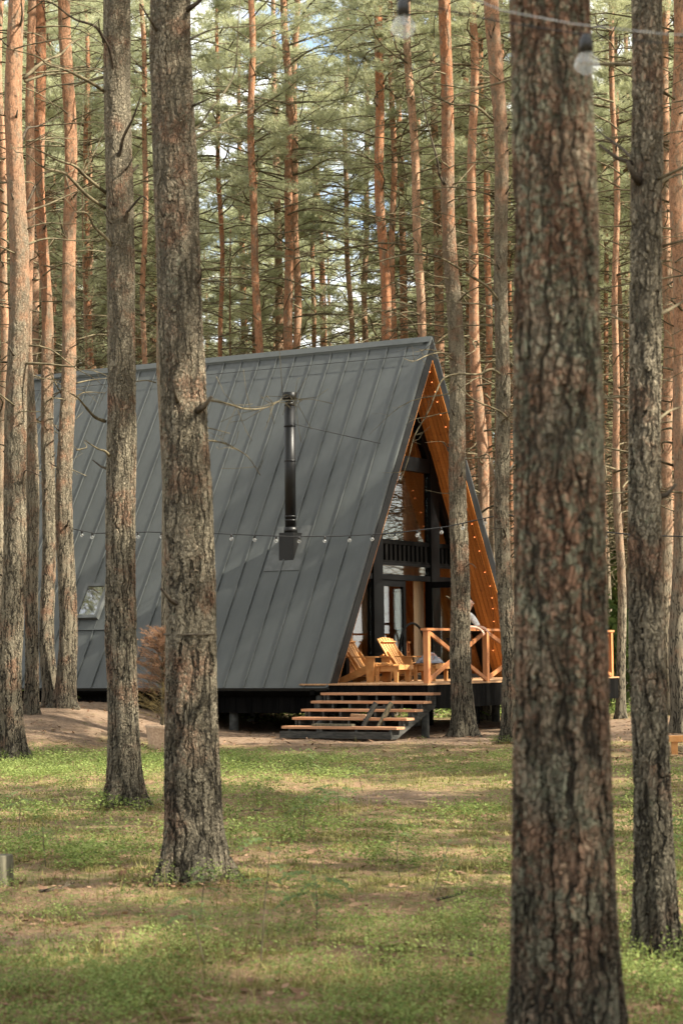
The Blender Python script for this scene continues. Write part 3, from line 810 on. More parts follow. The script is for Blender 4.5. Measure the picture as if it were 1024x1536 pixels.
hp = empty('bent_tube_hoop', HL(-.42, -.25, DECKZ), -YAW, 'tall dark bent tube hoop standing behind the lounge chairs', 'hoop')
pts = []
for i in range(25):
    a = math.pi*(1-i/24); pts.append((0, .52*math.cos(a), .72+.46*math.sin(a)))
MB().tube([(0, -.60, .02)]+pts+[(0, .56, .02)], .026, 10).build('tube', M['frame'], hp, True)
MB().bar((-.2, -.60, .012), (.2, -.60, .012), .05, .02).build('foot', M['frame'], hp); MB().bar((-.2, .56, .012), (.2, .56, .012), .05, .02).build('foot', M['frame'], hp)

bs = empty('bar_stool', HL(-1.25, .80, DECKZ-.03), -YAW+.3, 'orange wooden bar stool inside the open doorway', 'stool')
for sx in (-1, 1):
    for sy in (-1, 1): MB().bar((sx*.17, sy*.17, 0), (sx*.12, sy*.12, .80), .035, .035).build('leg', M['rail'], bs)
MB().box(-.17, .17, -.17, .17, .801, .84).build('seat', M['rail'], bs)
for s in (-1, 1):
    MB().bar((s*.13, -.13, .62), (s*.13, .13, .62), .03, .03).build('stretcher', M['rail'], bs); MB().bar((-.15, s*.15, .30), (.15, s*.15, .30), .03, .03).build('stretcher', M['rail'], bs)

# ------------------------------------------------------------------ person leaning on the railing
pe = empty('person', HL(1.62, -2.2, DECKZ), -YAW, 'person in a white top and black trousers leaning on the terrace railing', 'person')
def skin(name, verts, edges, mat, root=0, sub=2):
    me = bpy.data.meshes.new(name); me.from_pydata([v[:3] for v in verts], edges, []); me.materials.append(mat)
    o = link(name, me, pe)
    sk = o.modifiers.new('skin', 'SKIN'); sk.use_smooth_shade = True; sk.branch_smoothing = .5
    for i, v in enumerate(verts):
        r = v[3]; me.skin_vertices[0].data[i].radius = r if isinstance(r, tuple) else (r, r)
        me.skin_vertices[0].data[i].use_root = (i == root)
    ss = o.modifiers.new('sub', 'SUBSURF'); ss.levels = sub; ss.render_levels = sub
    return o
V_, E_ = [], []
def jv(x, y, z, r, par=None):
    V_.append((x, y, z, r)); i = len(V_)-1
    if par is not None: E_.append((par, i))
    return i
pel = jv(.03, 0, .84, (.115, .15)); wa = jv(.07, 0, 1.00, (.10, .125), pel); chs = jv(.17, 0, 1.20, (.115, .155), wa); nk0 = jv(.235, 0, 1.33, (.07, .08), chs)
nk = jv(.265, 0, 1.40, .05, nk0); hd0 = jv(.29, 0, 1.46, (.075, .065), nk); hd1 = jv(.285, 0, 1.535, (.10, .078), hd0); hd2 = jv(.275, 0, 1.60, (.06, .055), hd1)
nose = jv(.395, 0, 1.505, .012, hd1)
for s in (-1, 1):
    hip = jv(.02, s*.095, .76, .088, pel); kn = jv(.04, s*.10, .44, .058, hip); cal = jv(.0, s*.10, .30, .056, kn); an = jv(-.02, s*.10, .085, .038, cal); to = jv(.12, s*.11, .035, .034, an)
    sh = jv(.215, s*.17, 1.295, .058, chs); ua = jv(.30, s*.205, 1.17, .047, sh); el = jv(.385, s*.21, 1.045, .040, ua); fa = jv(.47, s*.17, 1.045, .036, el); wr = jv(.56, s*.13, 1.02, .026, fa)
    pa = jv(.605, s*.12, .985, (.030, .018), wr)
    for k, (dy, ln) in enumerate(((-.026, .066), (-.009, .076), (.009, .07), (.026, .055))):
        a = jv(.632, s*.12+dy, .962-.003*k, .0095, pa); b = jv(.655, s*.12+dy*1.1, .962-ln*.5, .0085, a); jv(.655, s*.12+dy*1.15, .962-ln, .0075, b)
    t1 = jv(.60, s*.12-s*.036, .985, .0105, pa); jv(.632, s*.12-s*.048, .965, .009, t1)
body = skin('body', V_, E_, M['skin'])
V_, E_ = [], []
hem = jv(.03, 0, .755, (.142, .180)); pel = jv(.04, 0, .86, (.150, .185), hem); wa = jv(.075, 0, 1.00, (.142, .168), pel); chs = jv(.175, 0, 1.20, (.150, .188), wa); nk0 = jv(.228, 0, 1.325, (.092, .105), chs)
for s in (-1, 1):
    sh = jv(.215, s*.172, 1.295, .072, chs); ua = jv(.30, s*.207, 1.17, .062, sh); jv(.375, s*.21, 1.06, .055, ua)
skin('shirt', V_, E_, M['shirt'])
V_, E_ = [], []
pel = jv(.03, 0, .86, (.135, .17)); 
for s in (-1, 1):
    hip = jv(.02, s*.098, .74, .102, pel); kn = jv(.04, s*.102, .44, .075, hip); cal = jv(.0, s*.102, .28, .072, kn); jv(-.02, s*.102, .07, .058, cal)
skin('trousers', V_, E_, M['trousers'])
for s in (-1, 1):
    V_, E_ = [], []
    a = jv(-.045, s*.10, .05, (.045, .05)); b = jv(.05, s*.105, .045, (.045, .045), a); jv(.15, s*.112, .036, (.036, .036), b); skin('shoe', V_, E_, M['trousers'])
V_, E_ = [], []
a = jv(.215, 0, 1.43, .06); b = jv(.235, 0, 1.53, (.098, .095), a); jv(.285, 0, 1.615, (.090, .082), b); skin('hair', V_, E_, M['hair'])
for s in (-1, 1):
    MB().ball((.378, s*.032, 1.535), .009).build('eye', M['trousers'], body, True)
    MB().ball((.285, s*.083, 1.515), .022, 8, 6, (.6, .35, 1)).build('ear', M['skin'], body, True)
MB().box(.366, .372, -.02, .02, 1.458, 1.463).build('mouth', M['clothpink'], body)

# ------------------------------------------------------------------ small things on the forest floor
def base_pt(px, py, D0):
    """where the ray through a pixel meets the ground near distance D0"""
    D = D0
    for _ in range(30):
        p = at(px, py, D); D += (p.z - gzf(p.x, p.y))/ max(.02, (EYE-p.z)/D)*.7
        D = min(max(D, D0*.6), D0*1.6)
    p = at(px, py, D); p.z = gzf(p.x, p.y); return p
p = base_pt(1, 1326, 13.8)
sm = empty('cut_stump', p, .3, 'short grey sawn post stump in the grass', 'stump')
MB().tube([(0, 0, -.1), (0, 0, .02), (.004, 0, .10), (.003, .003, .186), (.003, .003, .196)], [.10, .092, .085, .083, .078], 14).build('trunk', M['greywood'], sm, True)
p = base_pt(1030, 1131, 30)
bn = empty('low_bench', p, -.1, 'low pale timber bench at the edge of the clearing', 'bench')
MB().box(-.28, 1.2, -.16, .16, .19, .275).build('seat', M['chair'], bn)
for x in (-.19, 1.05): MB().box(x-.045, x+.045, -.13, .13, -.1, .189).build('leg', M['chair'], bn)
p = base_pt(244, 1124, 33)
pt = empty('planter', p, .2, 'burlap wrapped planter in front of the cabin', 'planter')
mb = MB(); ns = 28; rows = [(0, .195), (.02, .21), (.18, .235), (.34, .262), (.385, .285), (.40, .27), (.37, .24), (.33, .22)]
vv = []; ff = []
for (z, r) in rows:
    for k in range(ns):
        a = 2*math.pi*k/ns; q = r*(1+.035*math.sin(a*7+z*3)+.03*math.sin(a*3)); vv.append((q*math.cos(a), q*math.sin(a), z))
for j in range(len(rows)-1):
    for k in range(ns): ff.append((j*ns+k, j*ns+(k+1) % ns, (j+1)*ns+(k+1) % ns, (j+1)*ns+k))
ff.append(tuple(range((len(rows)-1)*ns, len(rows)*ns))); mb.add(vv, ff); mb.build('burlap_cover', M['burlap'], pt, True)
MB().tube([(.18, -.20, .385), (.21, -.19, .25), (.20, -.22, .12), (.19, -.215, .05)], .012, 6).build('tie_string', M['leaflit'], pt)
# dead conifer in it
dc = empty('dead_conifer', p + Vector((0, 0, .34)), 0, 'dead orange brown young conifer standing in the burlap planter', 'shrub')
stm = MB(); stm.tube([(0, 0, -.03), (.02, 0, .5), (.0, .02, 1.1), (.06, 0, 1.75)], [.028, .022, .014, .004], 8)
rg = random.Random(5); FV = [[], []]
for k in range(190):
    z = .10+1.5*rg.random()**.9; a = rg.random()*2*math.pi; L_ = (.70*(1-z/1.9)+.12)*(.6+.6*rg.random()); el = .25+.55*rg.random()
    p0 = Vector((.01, 0, z)); pts = [p0]
    for q in range(1, 5): pts.append(p0+Vector((math.cos(a)*L_*q/4, math.sin(a)*L_*q/4, L_*math.sin(el)*(q/4)*1.3-.22*L_*(q/4)**3)))
    stm.tube(pts, [.006, .005, .004, .003, .0015], 4)
    for q in range(75):
        t = .15+.85*rg.random(); i = min(3, int(t*4)); c = pts[i].lerp(pts[i+1], t*4-i)
        d = Vector((rg.gauss(0, 1)+math.cos(a)*.8, rg.gauss(0, 1)+math.sin(a)*.8, rg.gauss(0, .8)+.5)).normalized(); l = .03+.06*rg.random(); sd = d.orthogonal().normalized()*.0032
        FV[1 if z < .42 else 0].append((c-sd, c+sd, c+d*l))
stm.build('stem', M['twig'], dc)
for lst, mt in ((FV[0], 'deadneedle'), (FV[1], 'deadyellow')):
    V = np.array([[tuple(q) for q in t] for t in lst]).reshape(-1, 3)
    link('dead_foliage', np_mesh('dead_foliage', V, np.arange(len(V)).reshape(-1, 3), M[mt]), dc)
# ------------------------------------------------------------------ trees
def trunk_arrays(zc, xc, yc, rc, zrows, segs, seed, lumps=.05, flare=.38, lobes=5):
    z = np.asarray(zrows); cx = np.interp(z, zc, xc); cy_ = np.interp(z, zc, yc); r = np.interp(z, zc, rc)
    r = r*(1+flare*np.exp(-np.maximum(z, 0)/.16)+.10*np.exp(-np.maximum(z, 0)/.6))
    th = np.linspace(0, 2*np.pi, segs, endpoint=False)
    T, Z = np.meshgrid(th, z); Rr = np.repeat(r[:, None], segs, 1)
    X = np.cos(T); Y = np.sin(T)
    ph = seed*1.7
    Rr = Rr*(1+.24*np.cos(T*lobes+ph+.4*np.sin(T*2+ph))*np.exp(-np.maximum(Z, 0)/.19)+.05*np.cos(T*3+ph*2+Z*.2))
    Rr = Rr*(1+lumps*noise3(X*1.3+seed*3, Y*1.3, Z*1.1, seed)+lumps*.6*noise3(X*3+seed, Y*3, Z*3.0, seed+1))
    V = np.stack([cx[:, None]+X*Rr, cy_[:, None]+Y*Rr, Z], 2).reshape(-1, 3)
    n = len(z); a = np.arange((n-1)*segs).reshape(n-1, segs); b = np.roll(a, -1, 1)
    Fq = np.stack([a, b, b+segs, a+segs], 2).reshape(-1, 4)
    return V, Fq

def limb(rg, p0, az, L_, r0, el=.25, droop=.35, npt=9, twigs=4, wig=.10):
    """a dead branch: list of (points, radii)"""
    out = []; d = Vector((math.cos(az), math.sin(az), 0)); sd = Vector((-d.y, d.x, 0))
    pts = []; a1, a2 = rg.gauss(0, .16), rg.gauss(0, .10); kx, kz = rg.random()*6, rg.random()*6
    for i in range(npt):
        t = i/(npt-1)
        pts.append(p0 + d*(L_*t) + sd*(L_*(a1*t*t+wig*.5*math.sin(kx+t*7))) + Vector((0, 0, L_*(el*t-droop*t*t+a2*t+wig*.6*math.sin(kz+t*6)*t))))
    out.append((pts, [max(.0022, r0*(1-.82*i/(npt-1))) for i in range(npt)]))
    for k in range(twigs):
        t = .3+.65*rg.random(); i = min(npt-2, int(t*(npt-1))); c = pts[i]; l = L_*(.12+.25*rg.random()); dd = (d+sd*rg.choice((-1, 1))*(.5+.7*rg.random())+Vector((0, 0, rg.gauss(.05, .35)))).normalized()
        out.append(([c, c+dd*l*.5+Vector((0, 0, rg.gauss(0, .04)*l)), c+dd*l+Vector((0, 0, rg.gauss(0, .12)*l))], [r0*.38*(1-.6*t), r0*.28*(1-.6*t), .0018]))
    return out

def crown_mesh(name, seed, z0, z1, rad, n_br=34, per=112, blade=.130, wid=.0105, nb=11, tuft=1.0):
    """upturned limbs with sprays of long needles"""
    rg = random.Random(seed); nr = np.random.default_rng(seed)
    wd = MB(); cs = []; ds = []
    for k in range(n_br):
        f = (k+rg.random())/n_br; z = z0+(z1-z0)*f*.97
        L_ = rad*(.45+.75*math.sin(math.pi*min(1, .22+.72*f))**1.2)*(.55+.6*rg.random())
        if f > .9: L_ *= .6
        az = k*2.4+rg.gauss(0, .4); el = .15+.5*f+rg.gauss(0, .12)
        br = limb(rg, Vector((0, 0, z)), az, L_, .035*(1-.5*f)+.006, el, .12, 7, 6, .09)
        for pts, rd in br: wd.tube(pts, rd, 4, False, 1)
        main = br[0][0]
        ncl = rg.randint(4, 7)
        for c in range(ncl):
            # a spray = a flat-ish clump of shoots
            t = .38+.62*(c+rg.random())/ncl; i = min(5, int(t*6)); q = main[i].lerp(main[i+1], t*6-i)
            rr = (.22+.26*rg.random())*(.6+.25*L_)
            q = q+Vector((rg.gauss(0, .25)*rr, rg.gauss(0, .25)*rr, .08+rg.gauss(0, .10)))
            n = int(per/ncl*(.5+rg.random())*1.7)
            u = nr.normal(size=(n, 3)); u /= np.linalg.norm(u, axis=1)[:, None]; rad_ = nr.random(n)**.5
            pos = u*rad_[:, None]*np.array([rr, rr, rr*.48])
            cs.append(np.array(q)[None]+pos); dd = pos*1.0/rr+np.array([math.cos(az)*.5, math.sin(az)*.5, .65]); ds.append(dd/np.linalg.norm(dd, axis=1)[:, None])
    C = np.concatenate(cs); D = np.concatenate(ds); n = len(C)
    C = np.repeat(C, nb, 0); D = np.repeat(D, nb, 0); N = len(C)
    v = D*.75+nr.normal(size=(N, 3))*.62; v /= np.linalg.norm(v, axis=1)[:, None]
    l = blade*tuft*(.6+.7*nr.random(N)); sd = np.cross(v, nr.normal(size=(N, 3))); sd /= np.linalg.norm(sd, axis=1)[:, None]+1e-9
    C = C + D*(nr.random(N)[:, None]-.5)*.10
    w = wid*tuft
    T = np.stack([C-sd*w*.6, C+sd*w*.6, C+v*l[:, None]+sd*w*.5], 1).reshape(-1, 3)
    wv = np.array([tuple(q) for q in wd.v]); wf = np.array([f for f in wd.f], dtype=np.int32)
    nt = len(T)
    tri_w = np.concatenate([wf[:, [0, 1, 2]], wf[:, [0, 2, 3]]])+nt
    V = np.concatenate([T, wv]); F = np.concatenate([np.arange(nt).reshape(-1, 3), tri_w])
    return np_mesh(name, V, F, [M['needles'], M['twig']], False, np.concatenate([np.zeros(nt//3, int), np.ones(len(tri_w), int)]))

CROWN = [crown_mesh('crown', 101+i, 0.0, 9.5+.6*i, 2.3+.15*i, 36+2*i) for i in range(4)]
CROWN_LOW = [crown_mesh('crown', 131+i, 0.0, 10.5+.6*i, 2.5+.15*i, 30, 44, .26, .026, 7) for i in range(3)]

def add_crown(root, z, sc, rz, lx=0, ly=0, low=False, k=None):
    src = CROWN_LOW if low else CROWN
    o = link('crown', src[(k if k is not None else random.randrange(9)) % len(src)], root)
    o.location = (lx, ly, z); o.scale = (sc, sc, sc); o.rotation_euler = (0, 0, rz); return o

def tree_from_px(label, D, ctrl, top=22.0, crown_z=None, mat='bark', segs=48, fine=None, seed=1, orange=7.0, group=None, base_z=None, lumps=.05, snags=0, limbs=(), limb_z=(4, 14), limb_L=(.5, 1.6), limb_r=.014, flare=.40, rtop=.05):
    """ctrl: (px, py, width in px) from the base up; the trunk stands at distance D"""
    pts = [at(x, y, D) for x, y, w in ctrl]
    b = pts[0].copy(); zb = gzf(b.x, b.y) if base_z is None else base_z
    dist = lambda p: math.hypot(p.y, p.x)
    sc_ = D/F_PX/math.cos(PITCH)**0
    zc = [0.0]+[p.z-zb for p in pts[1:]]; xc = [p.x-b.x for p in pts]; yc = [p.y-b.y for p in pts]; rc = [w/2*sc_ for x, y, w in ctrl]
    if zc[1] < .05: zc[1] = .06
    k0 = 0
    dxz = (xc[-1]-xc[k0])/(zc[-1]-zc[k0]); 
    if zc[-1] < top-1:
        n_ext = 4
        for i in range(1, n_ext+1):
            f = i/n_ext; z = zc[-1] if i == 0 else None
        z_l, x_l, r_l = zc[-1], xc[-1], rc[-1]
        for f in (.34, .67, 1.0):
            z = z_l+(top-z_l)*f; zc.append(z); xc.append(x_l+dxz*(z-z_l)*.7); yc.append(yc[-1]); rc.append(r_l+(rtop-r_l)*f)
    zc = [-.35]+zc; xc = [xc[0]]+xc; yc = [yc[0]]+yc; rc = [rc[0]]+rc
    # smooth centre line
    zs = np.linspace(-.35, top, 160); k = np.array([.25, .5, .25])
    def sm(a, it):
        v = np.interp(zs, zc, a)
        for _ in range(it): v = np.convolve(np.pad(v, 1, mode='edge'), k, mode='valid')
        return v
    X, Y, RR = sm(xc, 30), sm(yc, 30), sm(rc, 12)
    wv_ = (.016 if D < 30 else .045)*np.clip(zs/1.5, 0, 1)
    X = X + wv_*(np.sin(zs*.62+seed*2.1)+.6*np.sin(zs*1.37+seed)); Y = Y + wv_*np.sin(zs*.55+seed*1.3)
    X = X - np.interp(0, zs, X)
    if fine:
        zlo, zhi, step = fine
        rows = np.concatenate([np.linspace(-.35, zlo, 6)[:-1], np.arange(zlo, zhi, step), np.linspace(zhi, top, 40)])
    else: rows = np.concatenate([np.linspace(-.35, 1.0, 14)[:-1], np.linspace(1.0, top, 90)])
    V, Fq = trunk_arrays(zs, X, Y, RR, rows, segs, seed, lumps, flare)
    root = empty('pine_tree', (b.x, b.y, zb), 0, label, 'pine tree', group)
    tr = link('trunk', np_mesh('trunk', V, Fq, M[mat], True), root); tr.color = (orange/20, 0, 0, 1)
    if crown_z is None: crown_z = top*.56
    add_crown(root, crown_z, (top+.6-crown_z)/10.0, seed*1.3, float(np.interp(crown_z, zs, X)), float(np.interp(crown_z, zs, Y)))
    rg = random.Random(seed*77+5)
    ctr = lambda z: Vector((float(np.interp(z, zs, X)), float(np.interp(z, zs, Y)), z)); rad = lambda z: float(np.interp(z, zs, RR))
    def branch(chains, mat='twig', n=6):
        mb = MB()
        for pts_, rd in chains: mb.tube(pts_, rd, n)
        return mb.build('branch', M[mat], root, True)
    for k_ in range(snags):
        z = .9+(zc[-1]*.5)*rg.random(); a = rg.random()*6.28; c = ctr(z)+Vector((math.cos(a), math.sin(a), 0))*rad(z)*.8
        l = .08+.16*rg.random()**2; r0 = .008+.010*rg.random()
        d = Vector((math.cos(a), math.sin(a), .2+.7*rg.random()))
        branch([([c, c+d*l*.5, c+d*l+Vector((0, 0, .04))], [r0*1.5, r0, r0*.6])], 'snag', 7)
    for k_ in range(limbs if isinstance(limbs, int) else 0):
        z = limb_z[0]+(limb_z[1]-limb_z[0])*(k_+rg.random())/limbs; a = rg.random()*6.28; c = ctr(z)+Vector((math.cos(a), math.sin(a), 0))*rad(z)*.8
        branch(limb(rg, c, a, limb_L[0]+(limb_L[1]-limb_L[0])*rg.random(), limb_r*(.7+.6*rg.random()), .1+.35*rg.random(), .25+.3*rg.random()), 'twig', 5)
    root_inv = Vector((b.x, b.y, zb))
    def px_branch(path, r0, mat='twig', dD=0.0, twigs=0):
        """a branch drawn by photo pixels; distance runs from D to D+dD along it"""
        P = [at(x, y, D+dD*(i/(len(path)-1))) - root_inv for i, (x, y) in enumerate(path)]
        P = [p + Vector((rg.gauss(0, 1), rg.gauss(0, 1), rg.gauss(0, 1)))*(.0011*D if 0 < i else 0) for i, p in enumerate(P)]
        # smooth it
        Q = []
        for i in range(len(P)-1):
            p0, p1, p2, p3 = P[max(0, i-1)], P[i], P[i+1], P[min(len(P)-1, i+2)]
            for q in range(4):
                t = q/4; Q.append(.5*((2*p1)+(p2-p0)*t+(2*p0-5*p1+4*p2-p3)*t*t+(3*p1-p0-3*p2+p3)*t**3))
        Q.append(P[-1]); n = len(Q); ch = [(Q, [max(.0025, r0*(1-.8*i/(n-1))*(.85+.3*rg.random())) for i in range(n)])]
        for _ in range(twigs*2):
            i = rg.randint(n//3, n-1); l = .10+.3*rg.random(); d = Vector((rg.gauss(0, 1), rg.gauss(0, 1), rg.gauss(0, .7))).normalized()
            ch.append(([Q[i], Q[i]+d*l*.6, Q[i]+d*l+Vector((0, 0, rg.gauss(0, .05)))], [r0*.25, r0*.18, .002]))
        return branch(ch, mat, 6)
    root_info = dict(root=root, ctr=ctr, rad=rad, px=px_branch, b=root_inv)
    return root_info

# --- the trees in front, each from its own outline in the photograph
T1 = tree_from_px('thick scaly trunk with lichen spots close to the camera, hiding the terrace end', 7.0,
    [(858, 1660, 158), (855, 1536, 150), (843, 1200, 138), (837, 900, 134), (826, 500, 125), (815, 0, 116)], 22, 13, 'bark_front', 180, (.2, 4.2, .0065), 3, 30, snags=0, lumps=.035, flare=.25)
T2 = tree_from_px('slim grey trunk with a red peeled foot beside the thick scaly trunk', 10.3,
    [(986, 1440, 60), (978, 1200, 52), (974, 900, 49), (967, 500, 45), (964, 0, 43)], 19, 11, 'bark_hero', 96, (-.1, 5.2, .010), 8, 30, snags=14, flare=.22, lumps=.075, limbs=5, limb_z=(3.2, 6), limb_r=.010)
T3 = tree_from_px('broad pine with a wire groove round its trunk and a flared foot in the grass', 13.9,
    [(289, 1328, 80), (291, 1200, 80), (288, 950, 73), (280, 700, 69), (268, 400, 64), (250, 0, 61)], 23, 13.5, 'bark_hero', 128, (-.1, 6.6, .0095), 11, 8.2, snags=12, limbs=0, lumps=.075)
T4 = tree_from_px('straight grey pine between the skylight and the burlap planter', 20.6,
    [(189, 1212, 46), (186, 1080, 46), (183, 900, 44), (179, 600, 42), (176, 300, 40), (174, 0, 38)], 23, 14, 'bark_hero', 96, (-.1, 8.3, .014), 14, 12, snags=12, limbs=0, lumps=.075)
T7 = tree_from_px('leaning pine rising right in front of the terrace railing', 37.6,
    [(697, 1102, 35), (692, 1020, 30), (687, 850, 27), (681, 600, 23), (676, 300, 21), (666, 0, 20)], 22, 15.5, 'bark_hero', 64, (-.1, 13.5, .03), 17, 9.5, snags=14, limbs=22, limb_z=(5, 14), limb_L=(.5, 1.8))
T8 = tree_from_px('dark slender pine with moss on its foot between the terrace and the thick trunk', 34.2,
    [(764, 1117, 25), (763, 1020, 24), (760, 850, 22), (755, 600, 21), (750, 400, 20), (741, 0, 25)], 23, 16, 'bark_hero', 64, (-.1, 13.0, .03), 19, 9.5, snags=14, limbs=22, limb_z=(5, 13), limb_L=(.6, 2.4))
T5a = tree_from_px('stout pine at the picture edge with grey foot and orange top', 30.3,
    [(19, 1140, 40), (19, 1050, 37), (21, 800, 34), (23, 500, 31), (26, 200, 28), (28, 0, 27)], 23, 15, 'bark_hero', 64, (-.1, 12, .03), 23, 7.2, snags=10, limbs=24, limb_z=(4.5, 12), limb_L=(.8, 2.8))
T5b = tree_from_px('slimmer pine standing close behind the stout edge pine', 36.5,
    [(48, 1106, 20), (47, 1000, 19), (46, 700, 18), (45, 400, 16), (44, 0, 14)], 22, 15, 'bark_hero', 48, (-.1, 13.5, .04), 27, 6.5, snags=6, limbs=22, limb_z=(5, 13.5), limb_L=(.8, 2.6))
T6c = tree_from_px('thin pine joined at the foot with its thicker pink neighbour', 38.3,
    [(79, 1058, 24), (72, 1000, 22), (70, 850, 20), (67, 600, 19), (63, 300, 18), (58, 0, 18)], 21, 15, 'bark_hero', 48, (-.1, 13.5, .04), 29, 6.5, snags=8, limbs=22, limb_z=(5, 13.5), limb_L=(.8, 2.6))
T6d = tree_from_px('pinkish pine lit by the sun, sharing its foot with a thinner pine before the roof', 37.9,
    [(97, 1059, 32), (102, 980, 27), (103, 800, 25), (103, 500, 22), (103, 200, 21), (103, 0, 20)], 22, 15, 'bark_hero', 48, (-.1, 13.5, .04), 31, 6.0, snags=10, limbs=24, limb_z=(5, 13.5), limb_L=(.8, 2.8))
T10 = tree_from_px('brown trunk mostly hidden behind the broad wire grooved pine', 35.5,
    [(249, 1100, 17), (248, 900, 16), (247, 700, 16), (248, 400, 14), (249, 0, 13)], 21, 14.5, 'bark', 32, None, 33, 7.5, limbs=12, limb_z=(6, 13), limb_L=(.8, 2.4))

# wire groove on T3
z_ = at(290, 951, 13.9).z - T3['b'].z; c_ = T3['ctr'](z_); r_ = T3['rad'](z_)*1.0
mb = MB(); mb.tube([c_+Vector((math.cos(a)*r_*1.03, math.sin(a)*r_*1.03, .006*math.sin(a))) for a in np.linspace(0, 2*math.pi, 49)], .006, 6, False); mb.build('wire_ring', M['snag'], T3['root'])
# branches that can be told apart
b = T8['px']
b([(764, 572), (740, 562), (715, 558), (690, 560), (667, 566), (650, 582), (638, 615), (626, 655), (612, 690), (598, 720)], .022, 'twig', -1.5, 5)
b([(765, 632), (742, 618), (720, 606), (700, 590), (680, 572)], .022, 'twig', -1.0, 3)
b([(754, 462), (735, 435), (712, 415), (690, 403), (655, 392), (615, 387), (585, 388), (545, 398), (495, 430), (482, 440)], .026, 'twig', -2.2, 6)
b([(752, 470), (720, 460), (690, 450), (665, 448)], .022, 'twig', 1.0, 3)
b([(742, 185), (715, 165), (680, 150), (640, 135), (600, 115), (572, 97)], .026, 'twig', -1.5, 5)
b([(752, 262), (735, 240), (715, 215), (700, 200)], .018, 'twig', .8, 2)
b([(742, 120), (715, 108), (690, 98), (660, 92)], .016, 'twig', 1.2, 3)
b([(758, 1010-200), (750, 800), (738, 792), (728, 790)], .016, 'snag', -.5, 0)
b = T7['px']
b([(671, 285), (660, 262), (655, 240), (648, 200), (640, 170), (632, 130), (628, 105)], .026, 'snag', -.6, 2)
b([(676, 302), (684, 275), (700, 258), (718, 242)], .018, 'twig', .6, 2)
b([(690, 866), (697, 858), (706, 852), (715, 848)], .020, 'snag', -.5, 0)
b([(684, 905), (678, 900), (672, 897)], .020, 'twig', -.4, 0)
b([(679, 532), (660, 535), (640, 537), (622, 538), (604, 541)], .016, 'twig', -1.2, 3)
b([(674, 668), (655, 666), (640, 662)], .008, 'twig', -.4, 0); b([(674, 740), (658, 739), (640, 738)], .008, 'twig', -.4, 0)
b = T3['px']
b([(304, 600), (320, 602), (345, 608), (370, 612), (400, 609), (418, 598), (428, 592), (448, 598)], .010, 'twig', 1.2, 16)
b([(308, 660), (330, 664), (350, 672), (372, 684), (392, 710)], .007, 'twig', .8, 3)
b([(304, 641), (320, 643), (345, 647)], .006, 'twig', .5, 1)
b([(245, 62), (238, 45), (226, 25), (212, 5)], .016, 'snag', -.4, 0)
b([(285, 200), (300, 180), (318, 160), (338, 132), (352, 90), (362, 20), (365, -20)], .010, 'twig', .9, 4)
b([(284, 160), (300, 150), (316, 142)], .013, 'snag', -.2, 0)
b([(288, 210), (320, 195), (360, 170), (400, 160)], .009, 'twig', 1.0, 4)
b([(290, 430), (300, 418), (294, 400)], .012, 'snag', -.3, 0)
b([(283, 60), (320, 45), (370, 38), (430, 30)], .009, 'twig', 1.2, 4)
b = T4['px']
b([(160, 290), (140, 268), (115, 250), (85, 238), (60, 226), (40, 218)], .020, 'twig', -1.2, 4)
b([(158, 312), (130, 288), (100, 268), (70, 250), (40, 234)], .022, 'twig', -.9, 4)
b([(172, 382), (160, 362), (145, 340), (128, 325), (112, 315)], .020, 'twig', -.6, 2)
b([(176, 135), (172, 100), (162, 70), (152, 45), (145, 28)], .022, 'snag', -.6, 1)
b([(158, 138), (130, 120), (100, 110), (70, 95), (45, 80), (0, 72)], .020, 'twig', -1.5, 4)
b([(160, 70), (140, 45), (110, 25), (85, 8), (70, -5)], .020, 'snag', -.8, 2)
b([(177, 255), (184, 235), (190, 205), (203, 180), (211, 148)], .026, 'snag', -.5, 0)
b([(186, 370), (188, 325), (200, 310), (215, 300), (224, 292)], .022, 'snag', -.4, 1)
b([(160, 115), (120, 128), (80, 132), (45, 142)], .014, 'twig', 1.0, 3)
b([(158, 632), (145, 622), (128, 610), (112, 598), (104, 590)], .020, 'twig', -.8, 0)
b([(168, 688), (155, 676), (140, 668), (126, 660)], .020, 'twig', -.5, 0)
b([(194, 690), (205, 688)], .012, 'snag', 0, 0)
b = T5a['px']
b([(36, 118), (62, 95), (85, 75), (110, 60), (150, 52)], .028, 'twig', 1.5, 3)
b([(38, 122), (70, 115), (110, 112), (155, 100)], .024, 'twig', 1.2, 3)
b([(30, 220), (45, 192), (55, 182), (92, 170)], .026, 'snag', .8, 1)
b([(34, 320), (50, 285), (56, 280)], .024, 'snag', .3, 0)
b([(38, 368), (70, 360), (110, 358), (158, 362)], .020, 'twig', 1.0, 2)
b([(38, 545), (70, 552), (108, 549), (120, 540), (150, 515)], .020, 'twig', -.5, 1)
b([(30, 740), (36, 720), (44, 708), (66, 712)], .022, 'snag', -.3, 0)
b([(40, 318), (75, 305), (110, 295), (150, 282)], .020, 'twig', .8, 3)
b([(40, 212), (75, 206), (120, 205)], .018, 'twig', .7, 2)
b([(28, 48), (32, 20), (30, -10)], .022, 'snag', -.4, 0)
b = T6d['px']
b([(100, 365), (92, 340), (84, 318), (60, 290)], .022, 'twig', -.5, 2)
b([(92, 590), (80, 565), (72, 548)], .018, 'twig', -.4, 0)
b([(106, 262), (112, 235), (120, 200), (125, 170), (128, 100)], .018, 'twig', .8, 2)
b([(114, 275), (130, 250), (152, 200), (158, 185)], .022, 'twig', .8, 1)
b([(113, 320), (120, 285), (125, 245), (128, 225)], .016, 'twig', .6, 1)
b([(114, 575), (135, 572), (155, 570)], .016, 'twig', .4, 1); b([(114, 600), (130, 592), (160, 588)], .016, 'twig', .4, 1); b([(115, 675), (125, 668), (130, 665)], .016, 'twig', .2, 0)
b = T2['px']
